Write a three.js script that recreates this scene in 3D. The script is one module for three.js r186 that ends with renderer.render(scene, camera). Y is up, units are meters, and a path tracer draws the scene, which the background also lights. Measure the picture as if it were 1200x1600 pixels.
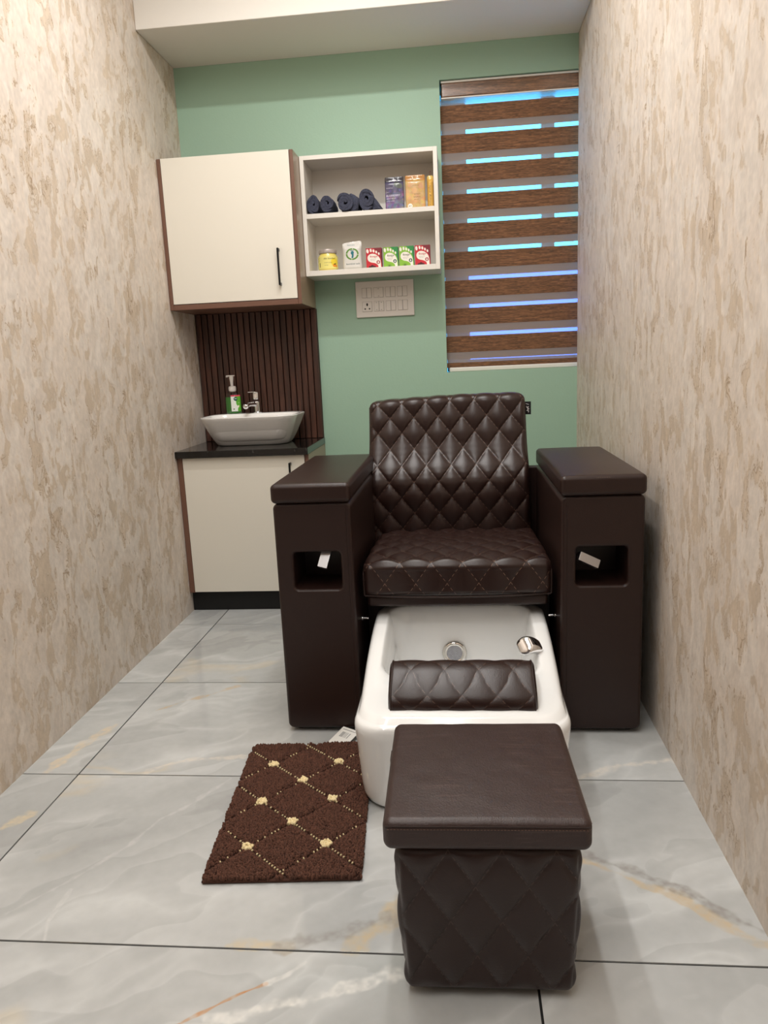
import * as THREE from 'three';
import { RoundedBoxGeometry } from 'three/addons/geometries/RoundedBoxGeometry.js';
import { mergeGeometries } from 'three/addons/utils/BufferGeometryUtils.js';
import { RectAreaLightUniformsLib } from 'three/addons/lights/RectAreaLightUniformsLib.js';

// ---------------------------------------------------------------- camera, sky, lights, exposure
RectAreaLightUniformsLib.init();
const scene = new THREE.Scene();
const camera = new THREE.PerspectiveCamera(2 * Math.atan(800 / 1173.3) * 180 / Math.PI, 0.75, 0.05, 60);
camera.rotation.order = 'YXZ';
camera.rotation.set(-0.1967, 0.1040, -0.0455);
camera.position.set(1.2342, 1.08, 3.5913);
scene.background = new THREE.Color().setRGB(0.03, 0.34, 0.75);          // blue evening sky outside the window
scene.backgroundIntensity = 14;
const renderer = new THREE.WebGLRenderer({ antialias: true });
renderer.toneMapping = THREE.LinearToneMapping;
renderer.toneMappingExposure = 1.0;
renderer.shadowMap.enabled = true;
const LED = new THREE.Color().setRGB(1.0, 0.98, 0.95), LED_POWER = 36;

// room: left wall x = 0, right wall x = W, green wall z = 0, floor y = 0
const W = 1.783, CEIL = 2.78, ROOM_END = 4.5, SOFFIT_Y = 2.412, SOFFIT_Z = 0.406;

// ---------------------------------------------------------------- helpers
const V3 = (x, y, z) => new THREE.Vector3(x, y, z);
const clamp = (x, a, b) => Math.min(b, Math.max(a, x));
const lerp = (a, b, t) => a + (b - a) * t;
const sstep = (a, b, x) => { const t = clamp((x - a) / (b - a), 0, 1); return t * t * (3 - 2 * t); };
function rng(seed) { let a = seed >>> 0; return () => { a = (a + 0x6D2B79F5) | 0; let t = Math.imul(a ^ (a >>> 15), 1 | a); t = (t + Math.imul(t ^ (t >>> 7), 61 | t)) ^ t; return ((t ^ (t >>> 14)) >>> 0) / 4294967296; }; }
const LAT = (() => { const r = rng(77), a = new Float32Array(65536); for (let i = 0; i < 65536; i++) a[i] = r(); return a; })();
function vnoise(x, y, px = 256, py = 256, s = 0) {                        // value noise with periods px, py
  let ix = Math.floor(x), iy = Math.floor(y); let fx = x - ix, fy = y - iy;
  ix = ((ix % px) + px) % px; iy = ((iy % py) + py) % py;
  const jx = (ix + 1) % px, jy = (iy + 1) % py, o = (s * 7919) & 65535;
  fx = fx * fx * (3 - 2 * fx); fy = fy * fy * (3 - 2 * fy);
  const r0 = ((iy & 255) << 8) + o, r1 = ((jy & 255) << 8) + o, c0 = ix & 255, c1 = jx & 255;
  const a = LAT[(r0 + c0) & 65535], b = LAT[(r0 + c1) & 65535], c = LAT[(r1 + c0) & 65535], d = LAT[(r1 + c1) & 65535];
  return a + (b - a) * fx + (c - a) * fy + (a - b - c + d) * fx * fy;
}
function fbm(x, y, px, py, oct, s = 0) { let v = 0, a = 0.5, n = 0; for (let i = 0; i < oct; i++) { v += a * vnoise(x, y, px, py, s + i); n += a; x *= 2; y *= 2; px *= 2; py *= 2; a *= 0.5; } return v / n; }
function dataTex(w, h, fn, srgb = true) {
  const d = new Uint8Array(w * h * 4), c = [0, 0, 0];
  for (let j = 0; j < h; j++) for (let i = 0; i < w; i++) { fn((i + 0.5) / w, (j + 0.5) / h, c); const k = (j * w + i) * 4; d[k] = clamp(c[0], 0, 255); d[k + 1] = clamp(c[1], 0, 255); d[k + 2] = clamp(c[2], 0, 255); d[k + 3] = 255; }
  const t = new THREE.DataTexture(d, w, h); t.magFilter = THREE.LinearFilter; t.minFilter = THREE.LinearMipmapLinearFilter; t.generateMipmaps = true;
  t.wrapS = t.wrapT = THREE.RepeatWrapping; if (srgb) t.colorSpace = THREE.SRGBColorSpace; t.needsUpdate = true; return t;
}
function canvasTex(w, h, draw) {
  const c = document.createElement('canvas'); c.width = w; c.height = h; draw(c.getContext('2d'), w, h);
  const t = new THREE.CanvasTexture(c); t.colorSpace = THREE.SRGBColorSpace; t.wrapS = t.wrapT = THREE.RepeatWrapping; return t;
}
function rep(t, x, y) { const c = t.clone(); c.repeat.set(x, y); c.needsUpdate = true; return c; }
const used = {};
function numbered(n) { if (!(n in used)) { used[n] = 0; return n; } used[n]++; return n + '_' + String(used[n]).padStart(3, '0'); }
function thing(name, label, category, [x, y, z], group) {
  const o = new THREE.Group(); o.name = numbered(name); o.position.set(x, y, z); o.userData = { label, category }; if (group) o.userData.group = group; scene.add(o); return o;
}
// a part whose geometry is given in room coordinates; the thing only has a position
function part(t, name, geo, mat, label) {
  const top = rootOf(t), m = new THREE.Mesh(geo, mat); geo.translate(-top.position.x, -top.position.y, -top.position.z); m.name = name; if (label) m.userData.label = label; t.add(m); return m;
}
function rootOf(o) { while (o.parent && o.parent !== scene) o = o.parent; return o; }
function struct(name, label, category) { const g = thing(name, label, category, [0, 0, 0]); g.userData.kind = 'structure'; return g; }
function boxUV(g, s = 1) {                                                // uv in metres by the way each face points
  if (g.index) g = g.toNonIndexed();
  const p = g.attributes.position, uv = new Float32Array(p.count * 2), a = V3(), b = V3(), c = V3(), n = V3();
  for (let i = 0; i < p.count; i += 3) {
    a.fromBufferAttribute(p, i); b.fromBufferAttribute(p, i + 1); c.fromBufferAttribute(p, i + 2); n.subVectors(b, a).cross(c.clone().sub(a));
    const ax = Math.abs(n.x), ay = Math.abs(n.y), az = Math.abs(n.z);
    [a, b, c].forEach((q, k) => { const [u, v] = ax >= ay && ax >= az ? [q.z, q.y] : ay >= az ? [q.x, q.z] : [q.x, q.y]; uv[(i + k) * 2] = u * s; uv[(i + k) * 2 + 1] = v * s; });
  }
  g.setAttribute('uv', new THREE.BufferAttribute(uv, 2)); return g;
}
function box(x0, x1, y0, y1, z0, z1) { const g = new THREE.BoxGeometry(x1 - x0, y1 - y0, z1 - z0); g.translate((x0 + x1) / 2, (y0 + y1) / 2, (z0 + z1) / 2); return boxUV(g); }
function rbox(x0, x1, y0, y1, z0, z1, r = 0.002, seg = 2) { const g = new RoundedBoxGeometry(x1 - x0, y1 - y0, z1 - z0, seg, Math.min(r, (x1 - x0) / 2.01, (y1 - y0) / 2.01, (z1 - z0) / 2.01)); g.translate((x0 + x1) / 2, (y0 + y1) / 2, (z0 + z1) / 2); return boxUV(g); }
function cyl(x, y, z, r0, r1, h, seg = 32) { const g = new THREE.CylinderGeometry(r1, r0, h, seg); g.translate(x, y + h / 2, z); return g; }
function lathe(x, y, z, pts, seg = 40) { const g = new THREE.LatheGeometry(pts.map(([r, h]) => new THREE.Vector2(r, h)), seg); g.translate(x, y, z); return g; }
function tube(pts, r, closed = false, seg = 64, rs = 8) { return new THREE.TubeGeometry(new THREE.CatmullRomCurve3(pts.map((p) => V3(...p)), closed, 'catmullrom', 0.1), seg, r, rs, closed); }
function rrShape(w, h, r, S = THREE.Shape) { const s = new S(); s.moveTo(-w / 2 + r, -h / 2); s.lineTo(w / 2 - r, -h / 2); s.absarc(w / 2 - r, -h / 2 + r, r, -Math.PI / 2, 0); s.lineTo(w / 2, h / 2 - r); s.absarc(w / 2 - r, h / 2 - r, r, 0, Math.PI / 2); s.lineTo(-w / 2 + r, h / 2); s.absarc(-w / 2 + r, h / 2 - r, r, Math.PI / 2, Math.PI); s.lineTo(-w / 2, -h / 2 + r); s.absarc(-w / 2 + r, -h / 2 + r, r, Math.PI, 1.5 * Math.PI); return s; }
function rrPoint(x0, x1, z0, z1, r, t) {                                  // point on a rounded rectangle, t in 0..1 with even corners
  const cx = (x0 + x1) / 2, cz = (z0 + z1) / 2, hx = (x1 - x0) / 2, hz = (z1 - z0) / 2, a = t * Math.PI * 2, q = Math.floor(t * 4) % 4;
  const sx = [1, -1, -1, 1][q], sz = [1, 1, -1, -1][q], f = t * 4 - Math.floor(t * 4);
  // each quarter: part of one side, the arc, part of the other side
  const LA = [hz, hx, hz, hx][q] - r, LB = [hx, hz, hx, hz][q] - r, k = 0.3; let x, z;
  const e = f < k ? [0, f / k] : f < 1 - k ? [1, (f - k) / (1 - 2 * k)] : [2, (f - 1 + k) / k];
  const base = q * Math.PI / 2, ang = base + (e[0] === 0 ? 0 : e[0] === 1 ? e[1] : 1) * Math.PI / 2;
  x = cx + sx * (hx - r) + r * Math.cos(ang); z = cz + sz * (hz - r) + r * Math.sin(ang);
  if (e[0] === 0) { const d = LA * (1 - e[1]); const dir = [[0, -1], [1, 0], [0, 1], [-1, 0]][q]; x += dir[0] * d; z += dir[1] * d; }
  if (e[0] === 2) { const d = LB * e[1]; const dir = [[-1, 0], [0, -1], [1, 0], [0, 1]][q]; x += dir[0] * d; z += dir[1] * d; }
  return [x, z];
}
function gridGeo(nu, nv, fn, closeU = false) {                            // indexed surface; fn(i, j) -> {p: [x, y, z], uv: [u, v]}
  const P = [], U = [], I = [];
  for (let j = 0; j <= nv; j++) for (let i = 0; i <= nu; i++) { const q = fn(i, j); P.push(...q.p); U.push(...(q.uv || [i / nu, j / nv])); }
  for (let j = 0; j < nv; j++) for (let i = 0; i < nu; i++) { const a = j * (nu + 1) + i, b = a + 1, c = a + nu + 1, d = c + 1; I.push(a, b, d, a, d, c); }
  const g = new THREE.BufferGeometry(); g.setAttribute('position', new THREE.Float32BufferAttribute(P, 3)); g.setAttribute('uv', new THREE.Float32BufferAttribute(U, 2)); g.setIndex(I); weld(g); return g;
}
function weld(g, keyPos) {                                                // smooth normals across coincident vertices, uv seams kept
  g.computeVertexNormals(); const p = keyPos || g.attributes.position.array, n = g.attributes.normal, H = new Map();
  const key = (i) => Math.round(p[i * 3] * 2e4) + '_' + Math.round(p[i * 3 + 1] * 2e4) + '_' + Math.round(p[i * 3 + 2] * 2e4);
  for (let i = 0; i < n.count; i++) { const k = key(i), s = H.get(k) || [0, 0, 0]; s[0] += n.getX(i); s[1] += n.getY(i); s[2] += n.getZ(i); H.set(k, s); }
  for (let i = 0; i < n.count; i++) { const s = H.get(key(i)), l = Math.hypot(...s) || 1; n.setXYZ(i, s[0] / l, s[1] / l, s[2] / l); }
  return g;
}
// a finely divided rounded box centred on 0; displace(p, n) moves points along n, bend(p) moves them after that, uvFn(p, n, axis)
function roundGrid(w, h, d, r, [nx, ny, nz], nc, displace, bend, uvFn) {
  const half = [w / 2, h / 2, d / 2], N = [nx, ny, nz];
  const co = half.map((H, k) => { const L = []; for (let i = 0; i < nc; i++) L.push(-H + r - r * Math.tan((1 - i / nc) * Math.PI / 4)); for (let i = 0; i <= N[k]; i++) L.push(lerp(-H + r, H - r, i / N[k])); for (let i = 1; i <= nc; i++) L.push(H - r + r * Math.tan(i / nc * Math.PI / 4)); return L; });
  const P = [], U = [], I = [], K = [];
  for (let a = 0; a < 3; a++) for (const sg of [-1, 1]) {
    const b = (a + 1) % 3, c = (a + 2) % 3, B = co[b], C = co[c], o = P.length / 3;
    for (const vc of C) for (const vb of B) {
      const p = [0, 0, 0]; p[a] = sg * half[a]; p[b] = vb; p[c] = vc;
      const inn = p.map((v, k) => clamp(v, -half[k] + r, half[k] - r)), n = p.map((v, k) => v - inn[k]), l = Math.hypot(...n); n.forEach((v, k) => (n[k] = v / l));
      let q = inn.map((v, k) => v + n[k] * r); K.push(...q);
      const uv = uvFn ? uvFn(q, n, a) : (a === 0 ? [q[2], q[1]] : a === 1 ? [q[0], q[2]] : [q[0], q[1]]);
      if (displace) { const s = displace(q, n); q = q.map((v, k) => v + n[k] * s); }
      if (bend) q = bend(q, n);
      P.push(...q); U.push(...uv);
    }
    const m = B.length;
    for (let j = 0; j < C.length - 1; j++) for (let i = 0; i < m - 1; i++) { const A0 = o + j * m + i, B0 = A0 + 1, C0 = A0 + m, D0 = C0 + 1; if (sg > 0) I.push(A0, B0, D0, A0, D0, C0); else I.push(A0, D0, B0, A0, C0, D0); }
  }
  const g = new THREE.BufferGeometry(); g.setAttribute('position', new THREE.Float32BufferAttribute(P, 3)); g.setAttribute('uv', new THREE.Float32BufferAttribute(U, 2)); g.setIndex(I);
  return weld(g, K);
}
const quilt = (u, v) => Math.pow(Math.abs(Math.sin(Math.PI * u) * Math.sin(Math.PI * v)), 0.42);
const std = (o) => new THREE.MeshStandardMaterial({ side: THREE.DoubleSide, ...o });
const phy = (o) => new THREE.MeshPhysicalMaterial({ side: THREE.DoubleSide, ...o });
const C = (r, g, b) => new THREE.Color(r / 255, g / 255, b / 255).convertSRGBToLinear();

// ---------------------------------------------------------------- materials
const grain = dataTex(256, 256, (u, v, c) => { const n = fbm(u * 24, v * 24, 24, 24, 4, 3); const cell = vnoise(u * 64, v * 64, 64, 64, 9); c[0] = c[1] = c[2] = 255 * (0.5 * n + 0.5 * Math.abs(cell - 0.5) * 2); }, false);
const fineNoise = dataTex(256, 256, (u, v, c) => { c[0] = c[1] = c[2] = 255 * fbm(u * 32, v * 32, 32, 32, 3, 21); }, false);
const LEATHER = C(41, 25, 21);
const leather = phy({ color: LEATHER, roughness: 0.36, bumpMap: rep(grain, 9, 9), bumpScale: 0.00025, specularIntensity: 0.8 });
function quiltMat(a, b, per = 9, threadColor = '#6a5347') {
  const map = canvasTex(256, 256, (g, w, h) => {
    g.fillStyle = '#fff'; g.fillRect(0, 0, w, h); g.strokeStyle = 'rgb(255,255,255)'; g.fillStyle = '#2a1a16'; g.fillRect(0, 0, w, h);
    g.strokeStyle = threadColor; g.lineWidth = 3.4; const L = Math.hypot(w, h); g.setLineDash([L / (per * 2) * 1.1, L / (per * 2) * 0.9]);
    for (const o of [-w, 0, w]) { g.beginPath(); g.moveTo(o, 0); g.lineTo(o + w, h); g.stroke(); g.beginPath(); g.moveTo(o + w, 0); g.lineTo(o, h); g.stroke(); }
  });
  return phy({ map, roughness: 0.35, bumpMap: rep(grain, a * 9, b * 9), bumpScale: 0.0002, specularIntensity: 0.85 });
}
const thread = std({ color: C(104, 80, 68), roughness: 0.8 });
const blackPlastic = std({ color: C(7, 7, 7), roughness: 0.7 });
const blackMetal = std({ color: C(22, 21, 22), roughness: 0.35, metalness: 0.6 });
const chrome = std({ color: new THREE.Color(0.86, 0.86, 0.87), metalness: 1, roughness: 0.07 });
const brushed = std({ color: new THREE.Color(0.62, 0.62, 0.64), metalness: 1, roughness: 0.32 });
const acrylic = phy({ color: C(244, 245, 244), roughness: 0.12, clearcoat: 0.6, clearcoatRoughness: 0.04 });
const ceramic = phy({ color: C(246, 244, 241), roughness: 0.1, clearcoat: 0.5, clearcoatRoughness: 0.03 });
const doorWhite = phy({ color: C(229, 224, 211), roughness: 0.3, bumpMap: rep(fineNoise, 3, 3), bumpScale: 0.00006 });
const shelfWhite = std({ color: C(231, 226, 217), roughness: 0.38 });
const brownEdge = std({ color: C(112, 79, 64), roughness: 0.4 });
const taupe = std({ color: C(160, 138, 116), roughness: 0.32 });
const paintWhite = std({ color: C(232, 228, 220), roughness: 0.7, bumpMap: rep(fineNoise, 4, 4), bumpScale: 0.0002 });
const green = std({ color: C(157, 189, 167), roughness: 0.55, bumpMap: rep(fineNoise, 5, 5), bumpScale: 0.00025 });
const granite = phy({ map: dataTex(256, 256, (u, v, c) => { const n = vnoise(u * 120, v * 120, 120, 120, 4) > 0.93 ? 40 : 0; c[0] = 20 + n; c[1] = 19 + n; c[2] = 19 + n; }), roughness: 0.08 });

// wallpaper: pale beige with taupe flakes stretched upwards and thin creases along their edges
const PW = 2.3, PH = 2.8;
const paper = dataTex(1536, 1792, (u, v, c) => {
  const wx = (vnoise(u * 46, v * 28, 46, 28, 31) - 0.5) * 0.9 + (vnoise(u * 150, v * 90, 150, 90, 33) - 0.5) * 0.7, wy = (vnoise(u * 46, v * 28, 46, 28, 37) - 0.5) * 0.8;
  const big = fbm(u * 11, v * 7, 11, 7, 3, 60), grainy = fbm(u * 230, v * 180, 230, 180, 2, 70), streak = fbm(u * 92 + wx * 1.5, v * 38 + u * 12, 92, 38, 4, 80), mot = fbm(u * 36 + wx, v * 24 + wy + u * 8, 36, 24, 4, 44);
  const f = fbm(u * 82 + wx * 1.8, v * 42 + wy + u * 18, 82, 42, 5, 40) + (streak - 0.5) * 0.36 + (grainy - 0.5) * 0.24 + (vnoise(u * 520, v * 420, 520, 420, 73) - 0.5) * 0.07 + (big - 0.5) * 0.2;
  const patch = sstep(0.50, 0.62, f), deep = sstep(0.628, 0.645, f), light = sstep(0.52, 0.60, 1 - mot + (streak - 0.5) * 0.4);
  const gate = sstep(0.50, 0.60, fbm(u * 24, v * 18, 24, 18, 3, 96)), line = (X, Y, px, py, q) => 1 - sstep(0.004, 0.015, Math.abs(fbm(X, Y, px, py, 5, q) - 0.5));
  const rim = (1 - sstep(0.002, 0.012, Math.abs(f - 0.636))) * (0.3 + 0.7 * gate), crease = Math.max(rim, line(u * 40 + wx * 1.8, v * 20 + wy * 1.6 - u * 9, 40, 20, 90) * gate * sstep(0.5, 0.56, f));
  const tone = 1 + (streak - 0.5) * 0.08 + (grainy - 0.5) * 0.10 + (mot - 0.5) * 0.05;
  for (let k = 0; k < 3; k++) {
    let q = [213, 200, 187][k]; q = lerp(q, [221, 211, 200][k], light * 0.6); q = lerp(q, [203, 187, 169][k], patch * 0.55); q = lerp(q, [190, 171, 149][k], deep * 0.62); q = lerp(q, [158, 136, 112][k], crease * 0.85); c[k] = q * tone;
  }
});
const paperBump = dataTex(512, 512, (u, v, c) => { c[0] = c[1] = c[2] = 255 * (0.6 * fbm(u * 60, v * 30, 60, 30, 4, 40) + 0.4 * vnoise(u * 240, v * 240, 240, 240, 41)); }, false);
const wallpaper = (ox) => { const m = rep(paper, 1 / PW, 1 / PH), b = rep(paperBump, 1, 1); m.offset.set(ox, 0); return std({ map: m, bumpMap: b, bumpScale: 0.0006, roughness: 0.6 }); };
const paperLeft = wallpaper(0.1), paperRight = wallpaper(0.62);

// polished grey onyx floor, veins where the photograph has them (x, z in metres)
const TX = 1.8, TZ = 2.72, JX = [0.163, 1.348], JZ = [-0.016, 0.586, 1.185, 1.788, 2.390, 2.992, 3.594, 4.196];
const veins = [
  { c: [206, 182, 146], w: 0.016, p: [[1.45, 2.092], [1.539, 2.144], [1.594, 2.187], [1.651, 2.213], [1.678, 2.245], [1.703, 2.282], [1.739, 2.313], [1.79, 2.341]] },
  { c: [150, 146, 142], w: 0.016, p: [[1.46, 2.082], [1.56, 2.13], [1.68, 2.205], [1.74, 2.27], [1.79, 2.31]] },
  { c: [226, 218, 206], w: 0.020, p: [[1.53, 1.775], [1.597, 1.735], [1.668, 1.708], [1.79, 1.684]] },
  { c: [222, 202, 166], w: 0.018, p: [[0.04, 2.07], [0.091, 2.04], [0.119, 2.003], [0.14, 1.97]] },
  { c: [226, 216, 202], w: 0.014, p: [[0.355, 1.775], [0.394, 1.734], [0.458, 1.706], [0.6, 1.685]] },
  { c: [206, 180, 146], w: 0.012, p: [[0.231, 1.401], [0.303, 1.33], [0.375, 1.281], [0.445, 1.215]] },
  { c: [226, 206, 176], w: 0.018, p: [[0.06, 1.77], [0.097, 1.631], [0.108, 1.572], [0.14, 1.50]] },
  { c: [196, 128, 74], w: 0.004, p: [[0.69, 2.6], [0.731, 2.565], [0.784, 2.524], [0.821, 2.496], [0.866, 2.469]] },
  { c: [232, 230, 226], w: 0.006, p: [[0.866, 2.469], [0.901, 2.446], [0.928, 2.416]] },
  { c: [206, 188, 156], w: 0.016, p: [[0.77, 2.386], [0.823, 2.376], [0.885, 2.386]] },
  { c: [206, 184, 148], w: 0.026, p: [[1.0, 2.386], [1.041, 2.335], [1.074, 2.282], [1.1, 2.26]] },
  { c: [238, 236, 230], w: 0.018, p: [[0.792, 2.555], [0.894, 2.515], [0.969, 2.495], [1.033, 2.465], [1.1, 2.43]] },
  { c: [200, 200, 199], w: 0.010, p: [[0.28, 2.32], [0.373, 2.202], [0.442, 2.093], [0.477, 1.987], [0.524, 1.937], [0.6, 1.80]] },
  { c: [212, 212, 210], w: 0.006, p: [[0.403, 2.388], [0.381, 2.337], [0.38, 2.243]] },
  { c: [156, 153, 149], w: 0.022, p: [[0.87, 2.386], [0.968, 2.35], [1.062, 2.3]] },
];
const onyx = dataTex(1344, 2048, (u, v, c) => {
  const x = u * TX, z = v * TZ, ti = (x > JX[0]) + (x > JX[1]), tj = JZ.findIndex((q) => q > z), s = ti * 13.7 + tj * 5.3;
  const wx = x + (fbm(x * 4 + s, z * 4, 256, 256, 3, 5) - 0.5) * 0.16, wz = z + (fbm(x * 4 + s + 40, z * 4, 256, 256, 3, 8) - 0.5) * 0.16;
  const d = wx * 0.45 + wz * 0.9, e = wx * 0.9 - wz * 0.45;
  const cloud = fbm(d * 4.2 + s, e * 1.5 + s, 256, 256, 5, 11), layer = fbm(d * 3 + s, e * 1.2 + 9, 256, 256, 5, 14), fine = fbm(x * 60, z * 60, 256, 256, 2, 17);
  let L = 184 + (cloud - 0.5) * 46 + (fine - 0.5) * 6; const f = layer * 6 - Math.floor(layer * 6); L += (f - 0.5) * 10 * sstep(0, 0.06, f);
  const wisp = Math.pow(clamp(1 - Math.abs(fbm(d * 4 + s, e * 1.6 + 30, 256, 256, 5, 20) - 0.5) * 12, 0, 1), 2); L += wisp * 14;
  const gold = Math.pow(clamp(1 - Math.abs(fbm(d * 2.4 + s + 60, e * 1.1 + 70, 256, 256, 5, 24) - 0.5) * 26, 0, 1), 1.5) * sstep(0.56, 0.66, fbm(x * 2.2 + s, z * 2.2, 256, 256, 2, 27));
  c[0] = L * 0.99; c[1] = L; c[2] = L * 0.995;
  c[0] += gold * 8; c[1] += gold * 1; c[2] -= gold * 10;
  for (const q of veins) {
    let best = 9; for (let i = 0; i + 1 < q.p.length; i++) { const [ax, az] = q.p[i], [bx, bz] = q.p[i + 1], ux = bx - ax, uz = bz - az, t = clamp(((x - ax) * ux + (z - az) * uz) / (ux * ux + uz * uz), 0, 1), dx = x - ax - ux * t, dz = z - az - uz * t, r = dx * dx + dz * dz; if (r < best) best = r; }
    best = Math.sqrt(best); if (best > q.w * 2.5) continue;
    const m = (best + (fbm(x * 26, z * 26, 256, 256, 3, 50) - 0.5) * q.w * 2.2) / q.w, a = (1 - sstep(0.25, 1.0, m)) * (0.1 + 0.75 * fbm(x * 90, z * 90, 256, 256, 2, 52));
    for (let k = 0; k < 3; k++) c[k] = lerp(c[k], q.c[k], clamp(a, 0, 1));
  }
});
const onyxMat = phy({ map: rep(onyx, 1 / TX, 1 / TZ), roughness: 0.085 });
const grout = std({ color: C(30, 30, 30), roughness: 0.9 });

// ---------------------------------------------------------------- the room
{
  const f = struct('floor', 'polished light grey marble tile floor with dark joints', 'floor');
  part(f, 'grout_bed', box(-0.1, W + 0.1, -0.12, -0.003, -0.1, ROOM_END + 0.1), grout);
  const xs = [0, ...JX, W], G = 0.0022;
  for (let j = 0; j < JZ.length; j++) for (let i = 0; i < 3; i++) {
    const z0 = Math.max(0, JZ[j] + G), z1 = Math.min(ROOM_END, (JZ[j + 1] ?? 9) - G), x0 = xs[i] + (i ? G : 0), x1 = xs[i + 1] - (i < 2 ? G : 0);
    part(f, 'tile', rbox(x0, x1, -0.012, 0, z0, z1, 0.0006, 1), onyxMat);
  }
  const l = struct('wall_left', 'textured beige wallpaper wall beside the white cabinets', 'wall');
  part(l, 'wall_surface', box(-0.12, 0, -0.12, CEIL + 0.1, -0.2, ROOM_END + 0.12), paperLeft);
  const r = struct('wall_right', 'textured beige wallpaper wall beside the window blind', 'wall');
  part(r, 'wall_surface', box(W, W + 0.12, -0.12, CEIL + 0.1, 0, ROOM_END + 0.12), paperRight);
  const b = struct('wall_back', 'plain sage green painted wall with a window opening', 'wall');
  const s = new THREE.Shape(); s.moveTo(-0.0, -0.12); s.lineTo(W + 0.12, -0.12); s.lineTo(W + 0.12, CEIL + 0.1); s.lineTo(0, CEIL + 0.1); s.closePath(); const op = new THREE.Path(); op.moveTo(1.187, 1.02); op.lineTo(1.187, 2.275); op.lineTo(1.86, 2.275); op.lineTo(1.86, 1.02); op.closePath(); s.holes.push(op);
  const g = new THREE.ExtrudeGeometry(s, { depth: 0.2, bevelEnabled: false }); g.translate(0, 0, -0.2); part(b, 'wall_surface', boxUV(g), green);
  const e = struct('unseen_wall_front', 'plain taupe end wall out of view behind the viewpoint, darkens leather reflections', 'wall');
  part(e, 'wall_surface', box(0, W, -0.12, CEIL + 0.1, ROOM_END, ROOM_END + 0.12), std({ color: C(150, 134, 118), roughness: 0.7 }));  // out of view; taupe tone keeps reflections in the leather fronts dark
  const dr = struct('door_1', 'unseen dark brown panelled door in the end wall, darkens leather reflections', 'door'), dark = std({ color: C(52, 36, 30), roughness: 0.45 });  // unseen door behind the viewpoint, gives the leather fronts something dark to reflect
  part(dr, 'unseen_door_leaf', rbox(0.34, 1.44, 0.004, 2.15, ROOM_END - 0.04, ROOM_END - 0.0005, 0.003), dark); for (const [y0, y1] of [[0.15, 0.95], [1.1, 2.0]]) part(dr, 'unseen_door_panel', rbox(0.46, 1.32, y0, y1, ROOM_END - 0.05, ROOM_END - 0.0395, 0.004), dark);
  for (const [x0, x1] of [[0.28, 0.338], [1.442, 1.50]]) part(dr, 'unseen_door_frame', rbox(x0, x1, 0, 2.21, ROOM_END - 0.05, ROOM_END - 0.0005, 0.003), dark); part(dr, 'unseen_door_frame', rbox(0.339, 1.441, 2.152, 2.21, ROOM_END - 0.05, ROOM_END - 0.0005, 0.003), dark);
  part(dr, 'unseen_door_handle', rbox(1.34, 1.36, 0.98, 1.12, ROOM_END - 0.075, ROOM_END - 0.0395, 0.004), brushed);
  const c = struct('ceiling', 'plain white ceiling above the room', 'ceiling');
  part(c, 'ceiling_surface', box(-0.12, W + 0.12, CEIL, CEIL + 0.12, -0.2, ROOM_END + 0.12), paintWhite);
  const t = struct('trim_1', 'boxed white ceiling beam along the top of the green wall', 'beam');
  part(t, 'beam_body', rbox(0.0005, W - 0.0005, SOFFIT_Y, CEIL - 0.0005, 0.0005, SOFFIT_Z, 0.003), paintWhite);
}
// window: aluminium frame, two clear upper panes, one frosted lower pane
{
  const w = struct('window_1', 'aluminium framed window behind the striped roller blind', 'window');
  const alu = std({ color: C(176, 178, 184), roughness: 0.4, metalness: 0.3 }), glass = phy({ color: 0xffffff, transmission: 1, roughness: 0, thickness: 0, ior: 1.45 });
  const frost = phy({ color: new THREE.Color(0.95, 0.5, 0.8), transmission: 0.95, roughness: 0.35, thickness: 0 });
  const z0 = -0.195, z1 = -0.145, x0 = 1.188, x1 = 1.859, y0 = 1.021, y1 = 2.274;
  part(w, 'window_frame', rbox(x0, 1.30, y0, y1, z0, z1), alu); part(w, 'window_frame', rbox(1.835, x1, y0, y1, z0, z1), alu);
  part(w, 'window_frame', rbox(1.30, 1.835, y0, 1.075, z0, z1), alu); part(w, 'window_frame', rbox(1.30, 1.835, 2.225, y1, z0, z1), alu);
  part(w, 'transom', rbox(1.30, 1.835, 1.500, 1.53, z0, z1), alu); part(w, 'mullion', rbox(1.640, 1.700, 1.53, 2.225, z0, z1), alu);
  part(w, 'pane', box(1.30, 1.640, 1.53, 2.225, -0.172, -0.168), glass); part(w, 'pane', box(1.700, 1.835, 1.53, 2.225, -0.172, -0.168), glass);
  part(w, 'frosted_pane', box(1.30, 1.835, 1.075, 1.500, -0.1715, -0.1685), frost);
}
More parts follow.
